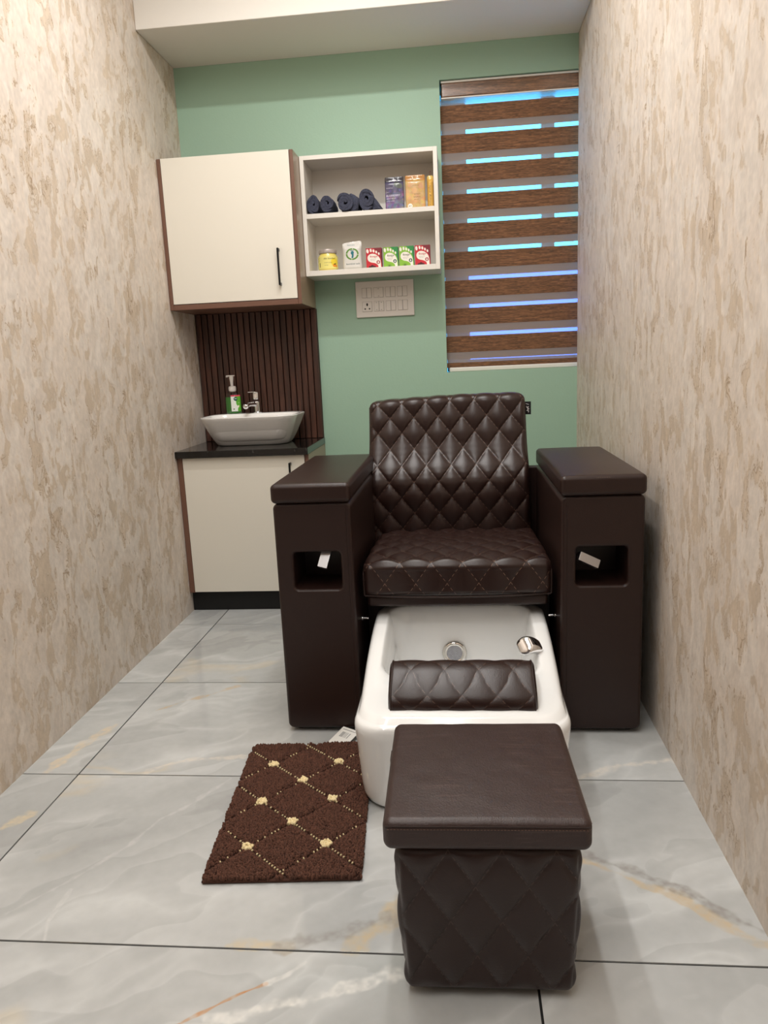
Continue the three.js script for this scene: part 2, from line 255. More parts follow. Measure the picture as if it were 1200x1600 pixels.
// ceiling LED strips, out of view above, placed to light the walls and floor
{
  const glow = std({ color: 0xffffff, emissive: LED, emissiveIntensity: 6 }), body = std({ color: C(225, 225, 225), roughness: 0.5 });
  function strip(cx, cz, lx, lz, label, power = 1) {
    const t = thing('unseen_ceiling_light', label, 'light', [cx, CEIL, cz], 'linear ceiling lights out of view');
    part(t, 'housing', rbox(cx - lx / 2 - 0.008, cx + lx / 2 + 0.008, CEIL - 0.03, CEIL - 0.0005, cz - lz / 2 - 0.008, cz + lz / 2 + 0.008), body);
    part(t, 'diffuser', box(cx - lx / 2, cx + lx / 2, CEIL - 0.034, CEIL - 0.0302, cz - lz / 2, cz + lz / 2), glow);
    const a = new THREE.RectAreaLight(LED, LED_POWER * power, lx, lz); a.name = 'light_source'; a.position.set(0, -0.036, 0); a.rotation.x = -Math.PI / 2; t.add(a);
  }
  strip(0.64, 2.78, 0.06, 2.9, 'long unseen linear ceiling light on the side of the white cabinets, lights walls and floor', 1.0);
  strip(1.14, 2.78, 0.06, 2.9, 'long unseen linear ceiling light on the side of the window, lights walls and floor', 1.0);
  strip(0.89, 1.2, 0.88, 0.06, 'short unseen linear ceiling light across the room, casts the shadow below the beam', 2.7);
}
// ---------------------------------------------------------------- roller blind in the window recess
{
  const t = thing('roller_blind', 'brown wood-grain zebra roller blind with sheer bands and a white bottom rail', 'blind', [1.49, 2.27, -0.05]);
  const wood = dataTex(512, 256, (u, v, c) => { const n = fbm(u * 10, v * 90, 10, 90, 3, 7), m = fbm(u * 40, v * 200, 40, 200, 2, 17), q = 0.62 + 0.55 * n + (m - 0.5) * 0.5; c[0] = 128 * q; c[1] = 90 * q; c[2] = 62 * q; });
  const fabric = std({ map: rep(wood, 2.2, 4), roughness: 0.85 }), sheer = std({ color: C(196, 184, 180), roughness: 0.9, transparent: true, opacity: 0.46 }), sheerRear = std({ color: C(196, 184, 180), roughness: 0.9, transparent: true, opacity: 0.15 });
  const rail = std({ color: C(226, 222, 214), roughness: 0.35 }), casing = phy({ map: rep(wood, 2.2, 4), roughness: 0.3, clearcoat: 1, clearcoatRoughness: 0.06 });
  const X0 = 1.1873, X1 = 1.80, ZF = -0.042, ZB = -0.066;
  part(t, 'cassette', rbox(1.194, X1, 2.206, 2.266, -0.085, -0.012, 0.006), casing, 'glossy wood-grain cassette');
  part(t, 'cassette_trim', rbox(1.193, X1, 2.264, 2.2725, -0.086, -0.010, 0.002), rail); part(t, 'cassette_trim', rbox(1.193, X1, 2.2005, 2.2062, -0.086, -0.010, 0.002), rail);
  const veil = (y0, y1, z) => { const g = new THREE.PlaneGeometry(X1 - X0, y1 - y0); g.translate((X0 + X1) / 2, (y0 + y1) / 2, z); return g; };
  const top = [2.181, 2.061, 1.936, 1.810, 1.685, 1.561, 1.435, 1.310, 1.183, 1.062], low = [2.109, 1.984, 1.860, 1.736, 1.609, 1.486, 1.359, 1.234, 1.110, 1.040];
  for (let k = 0; k < top.length; k++) {
    part(t, 'opaque_band', box(X0, X1, low[k], top[k], ZF - 0.0006, ZF + 0.0006), fabric);
    const up = k ? low[k - 1] : 2.203; part(t, 'sheer_band', veil(top[k], up, ZF), sheer, 'see-through grey sheer band');
    const off = (q) => 0.016 + 0.0075 * (top[q] - 1.06), bl = top[k] + (k ? off(k) : 0.020), bh = Math.min(bl + 0.074, 2.203); if (k) part(t, 'rear_opaque_band', box(X0, X1, bl, bh, ZB - 0.0006, ZB + 0.0006), fabric);
    const nl = k + 1 < top.length ? top[k + 1] + off(k + 1) + 0.074 : 1.04; part(t, 'rear_sheer_band', veil(nl, bl, ZB), sheerRear);
  }
  part(t, 'bottom_rail', rbox(1.197, X1, 1.0195, 1.0405, -0.072, -0.034, 0.006), rail, 'white bottom rail');
}
// ---------------------------------------------------------------- cabinets, shelf, slatted panel, switch board
function cupboardHandle(door, x, y0, y1, z) {
  const h = part(door, 'handle', mergeGeometries([rbox(x - 0.004, x + 0.004, y0, y1, z + 0.018, z + 0.026, 0.002), rbox(x - 0.004, x + 0.004, y1 - 0.012, y1, z - 0.0005, z + 0.020, 0.002), rbox(x - 0.004, x + 0.004, y0, y0 + 0.012, z - 0.0005, z + 0.020, 0.002)]), blackMetal, 'slim black bar handle'); return h;
}
{
  const t = thing('wall_cabinet', 'white door wall cabinet with brown edges hung above the wash basin', 'cabinet', [0.29, 1.34, 0.16]);
  const x0 = 0.001, x1 = 0.583, y0 = 1.340, y1 = 1.955, zf = 0.322, z0 = 0.0005;
  part(t, 'side_panel', rbox(x0, x0 + 0.016, y0, y1, z0, zf), brownEdge); part(t, 'side_panel', rbox(x1 - 0.016, x1 - 0.0006, y0, y1, z0, zf), brownEdge);
  part(t, 'side_laminate', box(x1 - 0.0006, x1, y0 + 0.001, y1 - 0.001, z0, zf - 0.003), taupe, 'taupe laminate outer face');
  part(t, 'bottom_panel', rbox(x0 + 0.016, x1 - 0.016, y0, y0 + 0.022, z0, zf), brownEdge); part(t, 'top_panel', rbox(x0 + 0.016, x1 - 0.016, y1 - 0.018, y1, z0, zf - 0.02), brownEdge);
  part(t, 'back_panel', box(x0 + 0.016, x1 - 0.016, y0 + 0.022, y1 - 0.018, z0, z0 + 0.006), brownEdge);
  const d = part(t, 'door', rbox(x0 + 0.0175, x1 - 0.0175, y0 + 0.0245, y1, zf - 0.018, zf + 0.001, 0.0015), doorWhite, 'plain off-white door'); cupboardHandle(d, 0.497, 1.419, 1.570, zf + 0.001);
}
{
  const t = thing('wall_shelf', 'open white two-tier wall shelf holding towels and foot care packs', 'shelf', [0.88, 1.464, 0.1]);
  const x0 = 0.5845, x1 = 1.172, y0 = 1.464, y1 = 1.957, z0 = 0.0005, z1 = 0.2, T = 0.0175;
  part(t, 'side_panel', rbox(x0, x0 + T, y0, y1, z0, z1, 0.001), shelfWhite); part(t, 'side_panel', rbox(x1 - T, x1, y0, y1, z0, z1, 0.001), shelfWhite);
  part(t, 'top_panel', rbox(x0 + T, x1 - T, y1 - T, y1, z0, z1, 0.001), shelfWhite); part(t, 'bottom_panel', rbox(x0 + T, x1 - T, y0, y0 + 0.022, z0, z1, 0.001), shelfWhite);
  part(t, 'shelf_board', rbox(x0 + T, x1 - T, 1.702, 1.722, z0, z1 - 0.001, 0.001), shelfWhite); part(t, 'back_panel', box(x0 + T, x1 - T, y0 + 0.022, y1 - T, z0, z0 + 0.005), shelfWhite);
}
{
  const t = thing('vanity_cabinet', 'off-white door vanity cabinet with brown sides and black plinth below the counter', 'cabinet', [0.29, 0, 0.2]);
  const x0 = 0.001, x1 = 0.587, z0 = 0.0005, zf = 0.418, y0 = 0.092, y1 = 0.707;
  part(t, 'side_panel', rbox(x0, x0 + 0.023, y0, y1, z0, zf), brownEdge); part(t, 'side_panel', rbox(x1 - 0.017, x1 - 0.0006, y0, y1, z0, zf), brownEdge);
  part(t, 'side_laminate', box(x1 - 0.0006, x1, y0 + 0.001, y1 - 0.001, z0, zf - 0.003), taupe, 'taupe laminate outer face');
  part(t, 'bottom_panel', rbox(x0 + 0.023, x1 - 0.017, y0, y0 + 0.018, z0, zf - 0.02), brownEdge); part(t, 'back_panel', box(x0 + 0.023, x1 - 0.017, y0 + 0.018, y1, z0, z0 + 0.006), brownEdge);
  part(t, 'plinth', box(x0, x1, 0, y0 - 0.0005, z0 + 0.01, 0.387), blackPlastic, 'black plinth');
  const d = part(t, 'door', rbox(x0 + 0.0245, x1 - 0.0185, y0 + 0.003, y1 - 0.002, zf - 0.018, zf + 0.001, 0.0015), doorWhite, 'plain off-white door'); cupboardHandle(d, 0.506, 0.522, 0.674, zf + 0.001);
  const c = thing('countertop', 'polished black granite countertop under the white wash basin', 'countertop', [0.29, 0.708, 0.2]);
  part(c, 'slab', rbox(0.001, 0.589, 0.708, 0.737, 0.0005, 0.440, 0.002), granite);
}
{
  const t = thing('slat_panel', 'dark brown wood slat panel on the wall behind the wash basin', 'wall panel', [0.295, 0.738, 0.01]);
  const X0 = 0.003, X1 = 0.586, N = 20, P = (X1 - X0) / N;
  const wt = dataTex(256, 512, (u, v, c) => { const n = fbm(u * 40, v * 5, 40, 5, 4, 7), q = 0.62 + 0.75 * n; c[0] = 74 * q; c[1] = 45 * q; c[2] = 34 * q; });
  const tones = [1, 0.86, 1.1, 0.95].map((k, i) => { const m = rep(wt, 3, 1.6); m.offset.set(i * 0.27, i * 0.31); return std({ map: m, color: new THREE.Color(k, k, k), roughness: 0.45 }); });
  part(t, 'backing_board', box(X0, X1, 0.7375, 1.339, 0.0005, 0.004), tones[1]);
  for (let i = 0; i < N; i++) part(t, 'slat', rbox(X0 + P * i + 0.0022, X0 + P * (i + 1) - 0.0022, 0.7375, 1.339, 0.004, 0.022, 0.0025), tones[(i * 7 + (i >> 2)) % 4]);
}
{
  const t = thing('switch_board', 'white wall plate of light switches with a three-pin socket', 'switch', [0.909, 1.287, 0]);
  const pl = std({ color: C(230, 224, 217), roughness: 0.35 }), groove = std({ color: C(150, 144, 138), roughness: 0.6 }), hole = std({ color: C(10, 10, 10), roughness: 0.6 });
  const x0 = 0.774, x1 = 1.044, y0 = 1.287, y1 = 1.449;
  part(t, 'plate', rbox(x0, x1, y0, y1, 0.0005, 0.011, 0.004), pl);
  for (let j = 0; j < 2; j++) for (let i = 0; i < 4; i++) {
    const cx = x0 + 0.0525 + i * 0.055, cy = j ? y0 + 0.0485 : y1 - 0.052, a = 0.0225;
    const m = part(t, 'switch_module', box(cx - a, cx + a, cy - a, cy + a, 0.011, 0.0113), groove);
    const n = i === 0 && j === 1 ? 1 : i === 1 && j === 0 ? 1 : 2;
    for (let k = 0; k < n; k++) {
      const w = (2 * a) / n, g = rbox(cx - a + k * w + 0.0008, cx - a + (k + 1) * w - 0.0008, cy - a + 0.0008, cy + a - 0.0008, 0.0112, 0.0148, 0.001);
      part(m, i === 0 && j === 1 ? 'socket_face' : 'rocker', g, pl);
      if (i === 1) for (const s of [-1, 1]) part(m, 'mark', box(cx - a + (k + 0.5) * w - 0.003, cx - a + (k + 0.5) * w + 0.003, cy + s * 0.016 - 0.001, cy + s * 0.016 + 0.001, 0.0147, 0.0150), groove);
    }
    if (i === 0 && j === 1) for (const [hx, hy, r] of [[0, 0.009, 0.004], [-0.010, -0.010, 0.0035], [0.010, -0.010, 0.0035]]) { const g = new THREE.CylinderGeometry(r, r, 0.0008, 20); if (hy > 0) g.scale(1, 1, 1.7); g.rotateX(Math.PI / 2); g.translate(cx + hx, cy + hy, 0.0150); part(m, 'pin_hole', g, hole); }
  }
}
// ---------------------------------------------------------------- wash basin, tap, soap
function ringSurface(rings, nT, close) {                                  // rings: {rect: [x0, x1, z0, z1, r], y: number | fn(x, z)}
  const g = gridGeo(nT, rings.length - 1 + (close ? 1 : 0), (i, j) => {
    if (j >= rings.length) { const q = rings[rings.length - 1], [a, b, c, d] = q.rect, cx = (a + b) / 2, cz = (c + d) / 2; return { p: [cx, typeof q.y === 'function' ? q.y(cx, cz) : q.y, cz] }; }
    const q = rings[j], [x, z] = rrPoint(...q.rect, 1 - (i % nT) / nT); return { p: [x, typeof q.y === 'function' ? q.y(x, z) : q.y, z] };
  }); return g;
}
{
  const t = thing('wash_basin', 'white rectangular countertop wash basin with flared sides', 'basin', [0.29, 0.7372, 0.18]);
  const bot = [0.122, 0.455, 0.06, 0.262, 0.065], top = [0.078, 0.520, 0.03, 0.362, 0.085], inn = [0.092, 0.506, 0.115, 0.348, 0.072], innB = [0.14, 0.445, 0.14, 0.27, 0.05], M = (a, b, k) => a.map((v, i) => lerp(v, b[i], k)), Y = 0.872, B = 0.7375;
  const R = [{ rect: M(bot, top, -0.18), y: B }, { rect: M(bot, top, -0.05), y: B }, { rect: bot, y: B + 0.003 }];
  for (let k = 1; k <= 10; k++) R.push({ rect: M(bot, top, Math.pow(k / 10, 0.85)), y: lerp(B + 0.003, Y - 0.004, k / 10) });
  R.push({ rect: M(top, inn, 0.15), y: Y - 0.0005 }, { rect: M(top, inn, 0.4), y: Y }, { rect: M(top, inn, 0.85), y: Y }, { rect: inn, y: Y - 0.003 });
  for (let k = 1; k <= 8; k++) R.push({ rect: M(inn, innB, k / 8), y: lerp(Y - 0.003, B + 0.018, Math.sin(k / 8 * Math.PI / 2)) });
  part(t, 'bowl', ringSurface(R, 128, true), ceramic);
  part(t, 'drain_plug', cyl(0.29, B + 0.0175, 0.2, 0.022, 0.02, 0.004), chrome, 'chrome drain plug');
}
{
  const t = thing('basin_tap', 'small chrome lever tap on the wash basin deck', 'tap', [0.288, 0.8722, 0.085]), x = 0.288, y = 0.8722, z = 0.082;
  part(t, 'base_ring', lathe(x, y, z, [[0, 0], [0.019, 0], [0.019, 0.003], [0.0165, 0.006], [0, 0.006]]), chrome);
  part(t, 'body', lathe(x, y + 0.006, z, [[0.014, 0], [0.0135, 0.045], [0.012, 0.049], [0, 0.049]]), chrome);
  const sp = tube([[x - 0.004, y + 0.040, z], [x - 0.016, y + 0.043, z + 0.03], [x - 0.028, y + 0.042, z + 0.065], [x - 0.032, y + 0.036, z + 0.08]], 0.0115, false, 24, 20);
  const s = part(t, 'spout', sp, chrome); const e = new THREE.SphereGeometry(0.013, 24, 16); e.scale(1, 1, 0.8); e.translate(x - 0.032, y + 0.036, z + 0.082); part(s, 'spout_end', e, chrome);
  const lv = roundGrid(0.026, 0.038, 0.03, 0.008, [2, 2, 2], 4); lv.rotateX(-0.15); lv.translate(x - 0.002, y + 0.079, z); part(t, 'lever', lv, chrome); part(t, 'lever_plate', rbox(x - 0.03, x + 0.009, y + 0.097, y + 0.1005, z - 0.01, z + 0.04, 0.0015), chrome);
}
{
  const x = 0.176, z = 0.086, y = 0.8722, t = thing('soap_dispenser', 'clear pump bottle of green hand wash on the wash basin deck', 'soap bottle', [x, y, z]);
  const shell = phy({ color: 0xffffff, transmission: 1, roughness: 0.05, thickness: 0, ior: 1.4 }), liquid = phy({ color: C(58, 132, 48), transmission: 0.35, roughness: 0.15, thickness: 0 }), white = std({ color: C(222, 216, 210), roughness: 0.4 });
  const oval = (g) => { g.translate(-x, 0, -z); g.scale(1.28, 1, 0.8); g.translate(x, 0, z); return g; };
  part(t, 'bottle', oval(lathe(x, y, z, [[0, 0], [0.026, 0], [0.029, 0.003], [0.030, 0.02], [0.0295, 0.082], [0.027, 0.094], [0.016, 0.101], [0.013, 0.104]])), shell);
  part(t, 'liquid', oval(lathe(x, y, z, [[0, 0.002], [0.025, 0.002], [0.028, 0.005], [0.029, 0.02], [0.0285, 0.078], [0, 0.078]])), liquid, 'green liquid soap');
  const lab = canvasTex(256, 384, (g, w, h) => {
    g.fillStyle = '#57a52c'; g.fillRect(0, 0, w, h); g.fillStyle = '#e6e9e2'; g.beginPath(); g.moveTo(0, 0); g.lineTo(90, 0); g.bezierCurveTo(150, 130, 90, 210, 150, 250); g.bezierCurveTo(190, 300, 130, 340, 160, h); g.lineTo(0, h); g.fill();
    g.fillStyle = '#d2405a'; g.fillRect(0, 0, w, 34); g.fillStyle = '#0c4f3f'; g.beginPath(); g.ellipse(112, 92, 46, 46, 0, 0, 7); g.fill(); g.fillStyle = '#e9f2ea'; g.fillRect(84, 90, 58, 5); g.font = 'bold 20px sans-serif'; g.textAlign = 'center'; g.fillText('Dettol', 112, 86);
    g.fillStyle = '#f1f6d8'; g.font = '22px sans-serif'; g.fillText('aloe', 190, 190); g.fillStyle = '#f4e4d0'; g.beginPath(); g.ellipse(178, 268, 18, 30, 0.3, 0, 7); g.fill(); g.fillStyle = '#41603a'; g.beginPath(); g.arc(60, 330, 16, 0, 7); g.fill();
  });
  const lg = new THREE.CylinderGeometry(0.0304, 0.0304, 0.076, 40, 1, true, -0.12, 1.35); lg.translate(x, y + 0.05, z); part(t, 'label', oval(lg), std({ map: lab, roughness: 0.4 }), 'green and white printed label');
  part(t, 'collar', lathe(x, y + 0.102, z, [[0, 0], [0.014, 0], [0.0145, 0.004], [0.0175, 0.006], [0.018, 0.02], [0.015, 0.026], [0.007, 0.028], [0, 0.028]]), white);
  part(t, 'pump_stem', lathe(x - 0.001, y + 0.128, z, [[0.0065, 0], [0.0075, 0.02], [0.0105, 0.044], [0.011, 0.048], [0, 0.048]]), white);
  part(t, 'nozzle', mergeGeometries([rbox(x - 0.024, x + 0.014, y + 0.174, y + 0.180, z - 0.010, z + 0.012, 0.003), rbox(x - 0.026, x - 0.016, y + 0.170, y + 0.178, z - 0.004, z + 0.006, 0.002)]), white);
}
// ---------------------------------------------------------------- things on the shelf
{
  const terry = dataTex(256, 256, (u, v, c) => { const q = 0.7 + 0.6 * fbm(u * 64, v * 64, 64, 64, 2, 5); c[0] = 66 * q; c[1] = 69 * q; c[2] = 86 * q; });
  const towelMat = phy({ map: rep(terry, 12, 12), bumpMap: rep(fineNoise, 14, 14), bumpScale: 0.002, roughness: 1, sheen: 0.4, sheenRoughness: 0.8, sheenColor: C(90, 94, 120) });
  function towel(cx, cy, rx, ry, turns, phase, z0, z1, seed, label, tail) {
    const t = thing('rolled_towel', label, 'towel', [cx, 1.722, (z0 + z1) / 2], 'rolled navy towels on the upper shelf');
    const th = 1 / (turns + 0.35), pts = [], N = 110; // unit spiral ribbon
    const R = (a) => 0.14 + (a / (turns * 2 * Math.PI)) * (1 - 0.16 - th * 0.42);
    for (let i = 0; i <= N; i++) { const a = i / N * turns * 2 * Math.PI, e = Math.min(1, (N - i) / 6, i / 5 + 0.3); pts.push([a, R(a) + th * 0.30 * e]); }
    for (let i = N; i >= 0; i--) { const a = i / N * turns * 2 * Math.PI, e = Math.min(1, (N - i) / 6, i / 5 + 0.3); pts.push([a, Math.max(0.02, R(a) - th * 0.30 * e)]); }
    const s = new THREE.Shape(pts.map(([a, r]) => { const q = r * (1 + 0.04 * Math.sin(3 * a + seed)); return new THREE.Vector2(Math.cos(a + phase) * q * rx, Math.sin(a + phase) * q * ry); }));
    const g = new THREE.ExtrudeGeometry(s, { depth: z1 - z0 - 0.006, steps: 10, bevelEnabled: true, bevelSize: 0.0018, bevelThickness: 0.003, bevelSegments: 3 });
    const p = g.attributes.position;
    for (let i = 0; i < p.count; i++) { const X = p.getX(i), Y = p.getY(i), Z = p.getZ(i), k = 1 + 0.05 * Math.sin(Z * 40 + seed * 2) - 0.03; p.setXYZ(i, X * k + (vnoise(X * 90 + seed, Z * 60, 256, 256, 3) - 0.5) * 0.004, Y * k + (vnoise(Y * 90, Z * 60 + seed, 256, 256, 4) - 0.5) * 0.004 , Z + (vnoise(X * 60 + seed * 3, Y * 60, 256, 256, 6) - 0.5) * 0.008); }
    g.computeVertexNormals(); g.translate(cx, cy, z0 + 0.003); g.computeBoundingBox(); g.translate(0, 1.7223 - g.boundingBox.min.y, 0); part(t, 'roll', boxUV(g), towelMat);
    if (tail) { const q = roundGrid(tail.w, tail.h, z1 - z0 - 0.02, Math.min(tail.h, tail.w) * 0.32, [10, 8, 14], 5, (P) => (vnoise(P[0] * 60 + seed, P[1] * 60 + P[2] * 30, 256, 256, 2) - 0.5) * 0.010, ([a, b, c]) => { const u = a / tail.w + 0.5; const hgt = lerp(1, tail.end, Math.pow(clamp(u, 0, 1), 1.3)); return [a, (b + tail.h / 2) * hgt - tail.h / 2, c]; }); q.translate(tail.x, 1.7226 + tail.h / 2 + 0.004, (z0 + z1) / 2); q.computeBoundingBox(); q.translate(0, 1.7224 - q.boundingBox.min.y, 0); part(t, 'folded_end', boxUV(q), towelMat); }
  }
  towel(0.633, 1.766, 0.029, 0.044, 2.6, 1.0, 0.03, 0.19, 1, 'rolled navy towel squeezed narrow against the left side of the shelf');
  towel(0.694, 1.762, 0.0365, 0.040, 2.5, 2.2, 0.035, 0.195, 2, 'small round rolled navy towel, second from the cabinet side');
  towel(0.772, 1.766, 0.042, 0.044, 2.4, 0.3, 0.03, 0.206, 3, 'rolled navy towel with a folded end, jutting over the shelf edge', { x: 0.811, w: 0.036, h: 0.07, end: 0.8 });
  towel(0.866, 1.770, 0.040, 0.049, 2.4, 2.9, 0.03, 0.19, 4, 'tallest rolled navy towel with a sloping end beside the dark packet', { x: 0.906, w: 0.048, h: 0.066, end: 0.12 });
}
function packTex(kind) {
  return canvasTex(256, 416, (g, w, h) => {
    const r = rng(kind * 31 + 5);
    if (kind === 1) { g.fillStyle = '#4b4763'; g.fillRect(0, 0, w, h); for (let i = 0; i < 170; i++) { g.fillStyle = `rgba(${70 + r() * 90},${66 + r() * 80},${100 + r() * 90},0.35)`; g.beginPath(); const y = h * (0.35 + 0.65 * Math.sqrt(r())); g.arc(r() * w, y, 10 + r() * 22, 0, 7); g.fill(); } g.fillStyle = '#575f58'; g.beginPath(); g.ellipse(180, 110, 60, 36, 0.4, 0, 7); g.fill(); g.fillStyle = '#24222e'; g.fillRect(0, 0, w, 66); g.fillStyle = '#c9c8d2'; g.beginPath(); g.ellipse(128, 44, 30, 11, 0, 0, 7); g.fill(); g.fillStyle = '#c6c2d6'; g.font = 'bold 34px sans-serif'; g.fillText('BLUEBERRY', 14, 250); g.font = '20px sans-serif'; g.fillText('MANICURE KIT', 16, 282); g.fillText('HAND MASK', 16, 314); g.font = '18px sans-serif'; g.fillText('SPA RITUAL', 18, 150); g.fillText('4 in 1', 18, 200); }
    if (kind === 2) { g.fillStyle = '#c7a165'; g.fillRect(0, 0, w, h); for (let i = 0; i < 120; i++) { g.fillStyle = `rgba(${190 + r() * 45},${145 + r() * 60},${85 + r() * 55},0.3)`; g.beginPath(); g.arc(r() * w, h * (0.2 + 0.8 * r()), 12 + r() * 30, 0, 7); g.fill(); } g.fillStyle = '#b9803a'; g.fillRect(0, 0, w, 70); g.fillStyle = '#e8cf9a'; g.beginPath(); g.ellipse(128, 58, 28, 9, 0, 0, 7); g.fill(); g.fillStyle = '#7a5420'; g.font = '24px serif'; g.fillText('HONEY', 110, 250); g.fillText('MANGO', 104, 284); g.font = '17px sans-serif'; g.fillText('SPA KIT', 112, 316); g.fillText('MANICURE', 96, 140); g.fillStyle = '#f6f1e6'; g.beginPath(); g.arc(58, 384, 30, 0, 7); g.fill(); g.fillStyle = '#33302a'; g.font = 'bold 26px sans-serif'; g.fillText('4:1', 40, 394); }
    if (kind === 3) { g.fillStyle = '#e0b04e'; g.fillRect(0, 0, w, h); g.fillStyle = '#eccb74'; g.fillRect(0, 0, w, 46); g.save(); g.translate(w * 0.36, 130); g.rotate(Math.PI / 2); g.fillStyle = '#5a4117'; g.font = 'italic 92px serif'; g.scale(0.62, 0.9); g.fillText('Spa Ritual', 0, 0); g.restore(); }
    if (kind === 4) { g.fillStyle = '#d9d6d0'; g.fillRect(0, 0, w, h); g.lineWidth = 22; g.strokeStyle = '#5d8c35'; g.beginPath(); g.arc(132, 190, 76, 0, 7); g.stroke(); g.strokeStyle = '#d9d6d0'; g.lineWidth = 6; for (let k = 0; k < 4; k++) { g.beginPath(); const a = k * Math.PI / 2 + 0.1; g.moveTo(132 + 60 * Math.cos(a), 190 + 60 * Math.sin(a)); g.lineTo(132 + 92 * Math.cos(a), 190 + 92 * Math.sin(a)); g.stroke(); }
      g.fillStyle = '#17707c'; g.beginPath(); g.ellipse(134, 172, 21, 28, 0.15, 0, 7); g.fill(); g.beginPath(); g.ellipse(138, 210, 13, 34, 0.12, 0, 7); g.fill(); g.beginPath(); g.ellipse(134, 236, 14, 13, 0, 0, 7); g.fill(); for (let k = 0; k < 5; k++) { g.beginPath(); g.arc(114 + k * 9.5, 139 - (k < 3 ? k * 2 : (4 - k) * 2), 6.5 - k * 0.7, 0, 7); g.fill(); }
      g.fillStyle = '#5e7f86'; g.font = 'bold 24px sans-serif'; g.fillText('footcare', 66, 60); g.fillStyle = '#566'; g.font = 'bold 30px sans-serif'; g.fillText('bombini salt', 46, 346); }
  });
}
function pouch(name, label, kind, x0, x1, y0, y1, z, dep, group, gloss, crimp) {
  const t = thing(name, label, 'packet', [(x0 + x1) / 2, y0, z], group), w = x1 - x0, h = y1 - y0;
  const g = roundGrid(w, h, dep, dep * (crimp ? 0.3 : 0.12), [24, 30, 4], 4, null, ([a, b, c]) => { const u = a / w * 2, v = b / h * 2, puff = Math.pow(Math.max(0, (1 - u * u)), 0.5) * 0.55 + 0.45, topPinch = crimp ? lerp(1, 0.12, sstep(0.45, 0.98, v)) : lerp(1, 0.5, sstep(0.55, 0.75, v)); return [a * (crimp ? 1 + 0.05 * Math.abs(v) : 1), b + (crimp && v > 0.9 ? 0.004 * u : 0), c * puff * topPinch + (crimp ? 0.0012 * Math.sin(a * 160 + v * 3) * sstep(0.2, 0.9, v) : 0)]; }, (p) => [p[0] / w + 0.5, p[1] / h + 0.5]);
  g.translate((x0 + x1) / 2, (y0 + y1) / 2, z); part(t, 'pouch_body', g, phy({ map: packTex(kind), roughness: gloss, clearcoat: crimp ? 0.2 : 1, clearcoatRoughness: 0.08 }));
  return t;
}
pouch('sachet_box', 'dark purple glossy packet with berry print on the upper shelf', 1, 0.944, 1.025, 1.7225, 1.856, 0.155, 0.036, null, 0.25, false);
pouch('sachet_box', 'honey yellow glossy packet with a round white badge on the upper shelf', 2, 1.032, 1.116, 1.7225, 1.858, 0.155, 0.036, null, 0.25, false);
{ const t = pouch('sachet_box', 'narrow golden packet showing its side at the right end of the upper shelf', 3, 1.1235, 1.1535, 1.7225, 1.857, 0.125, 0.08, null, 0.25, false);
  part(t, 'string', tube([[1.139, 1.856, 0.15], [1.136, 1.866, 0.155], [1.141, 1.872, 0.15], [1.144, 1.858, 0.15]], 0.0007, false, 20, 6), std({ color: C(120, 40, 30), roughness: 0.9 })); }
pouch('salt_pouch', 'white foot salt pouch with a green ring and teal footprint', 4, 0.746, 0.829, 1.4865, 1.604, 0.15, 0.042, null, 0.5, true);
{
  const x = 0.676, z = 0.14, y = 1.4863, t = thing('scrub_jar', 'yellow labelled round jar with a silver lid on the lower shelf', 'jar', [x, y, z]);
  part(t, 'glass_body', lathe(x, y, z, [[0, 0], [0.038, 0], [0.0425, 0.004], [0.0435, 0.015], [0.0435, 0.058], [0.040, 0.066], [0.036, 0.070], [0.036, 0.082]]), phy({ color: C(236, 218, 110), roughness: 0.1, clearcoat: 1, clearcoatRoughness: 0.05 }));
  const lab = canvasTex(512, 256, (g, w, h) => { g.fillStyle = '#efe486'; g.fillRect(0, 0, w, h); g.fillStyle = '#f2d93a'; g.beginPath(); g.ellipse(400, 120, 70, 90, 0, 0, 7); g.fill(); g.fillStyle = '#e8952a'; g.beginPath(); g.arc(395, 190, 34, 0, 7); g.arc(440, 200, 26, 0, 7); g.fill(); g.fillStyle = '#3c3a22'; g.beginPath(); g.ellipse(410, 160, 30, 10, -0.3, 0, 7); g.fill(); g.fillStyle = '#4d4a2a'; g.font = 'italic bold 40px serif'; g.fillText('the herbal', 200, 62); g.font = '22px sans-serif'; g.fillText('SUGAR SCRUB', 210, 140); g.fillText('mango', 214, 190); g.fillRect(110, 130, 18, 90); g.font = '15px sans-serif'; for (let k = 0; k < 5; k++) g.fillText('natural care', 40, 30 + k * 18); });
  const lg = new THREE.CylinderGeometry(0.0440, 0.0440, 0.052, 48, 1, true, -1.5, 3.0); lg.translate(x, y + 0.034, z); part(t, 'label', lg, std({ map: lab, roughness: 0.45 }), 'yellow printed label');
  part(t, 'lid', lathe(x, y + 0.074, z, [[0, 0.018], [0.034, 0.018], [0.0385, 0.0165], [0.040, 0.014], [0.040, 0.002], [0.038, 0]]), std({ color: C(196, 186, 180), roughness: 0.35, metalness: 0.5 }), 'silver lid');
}
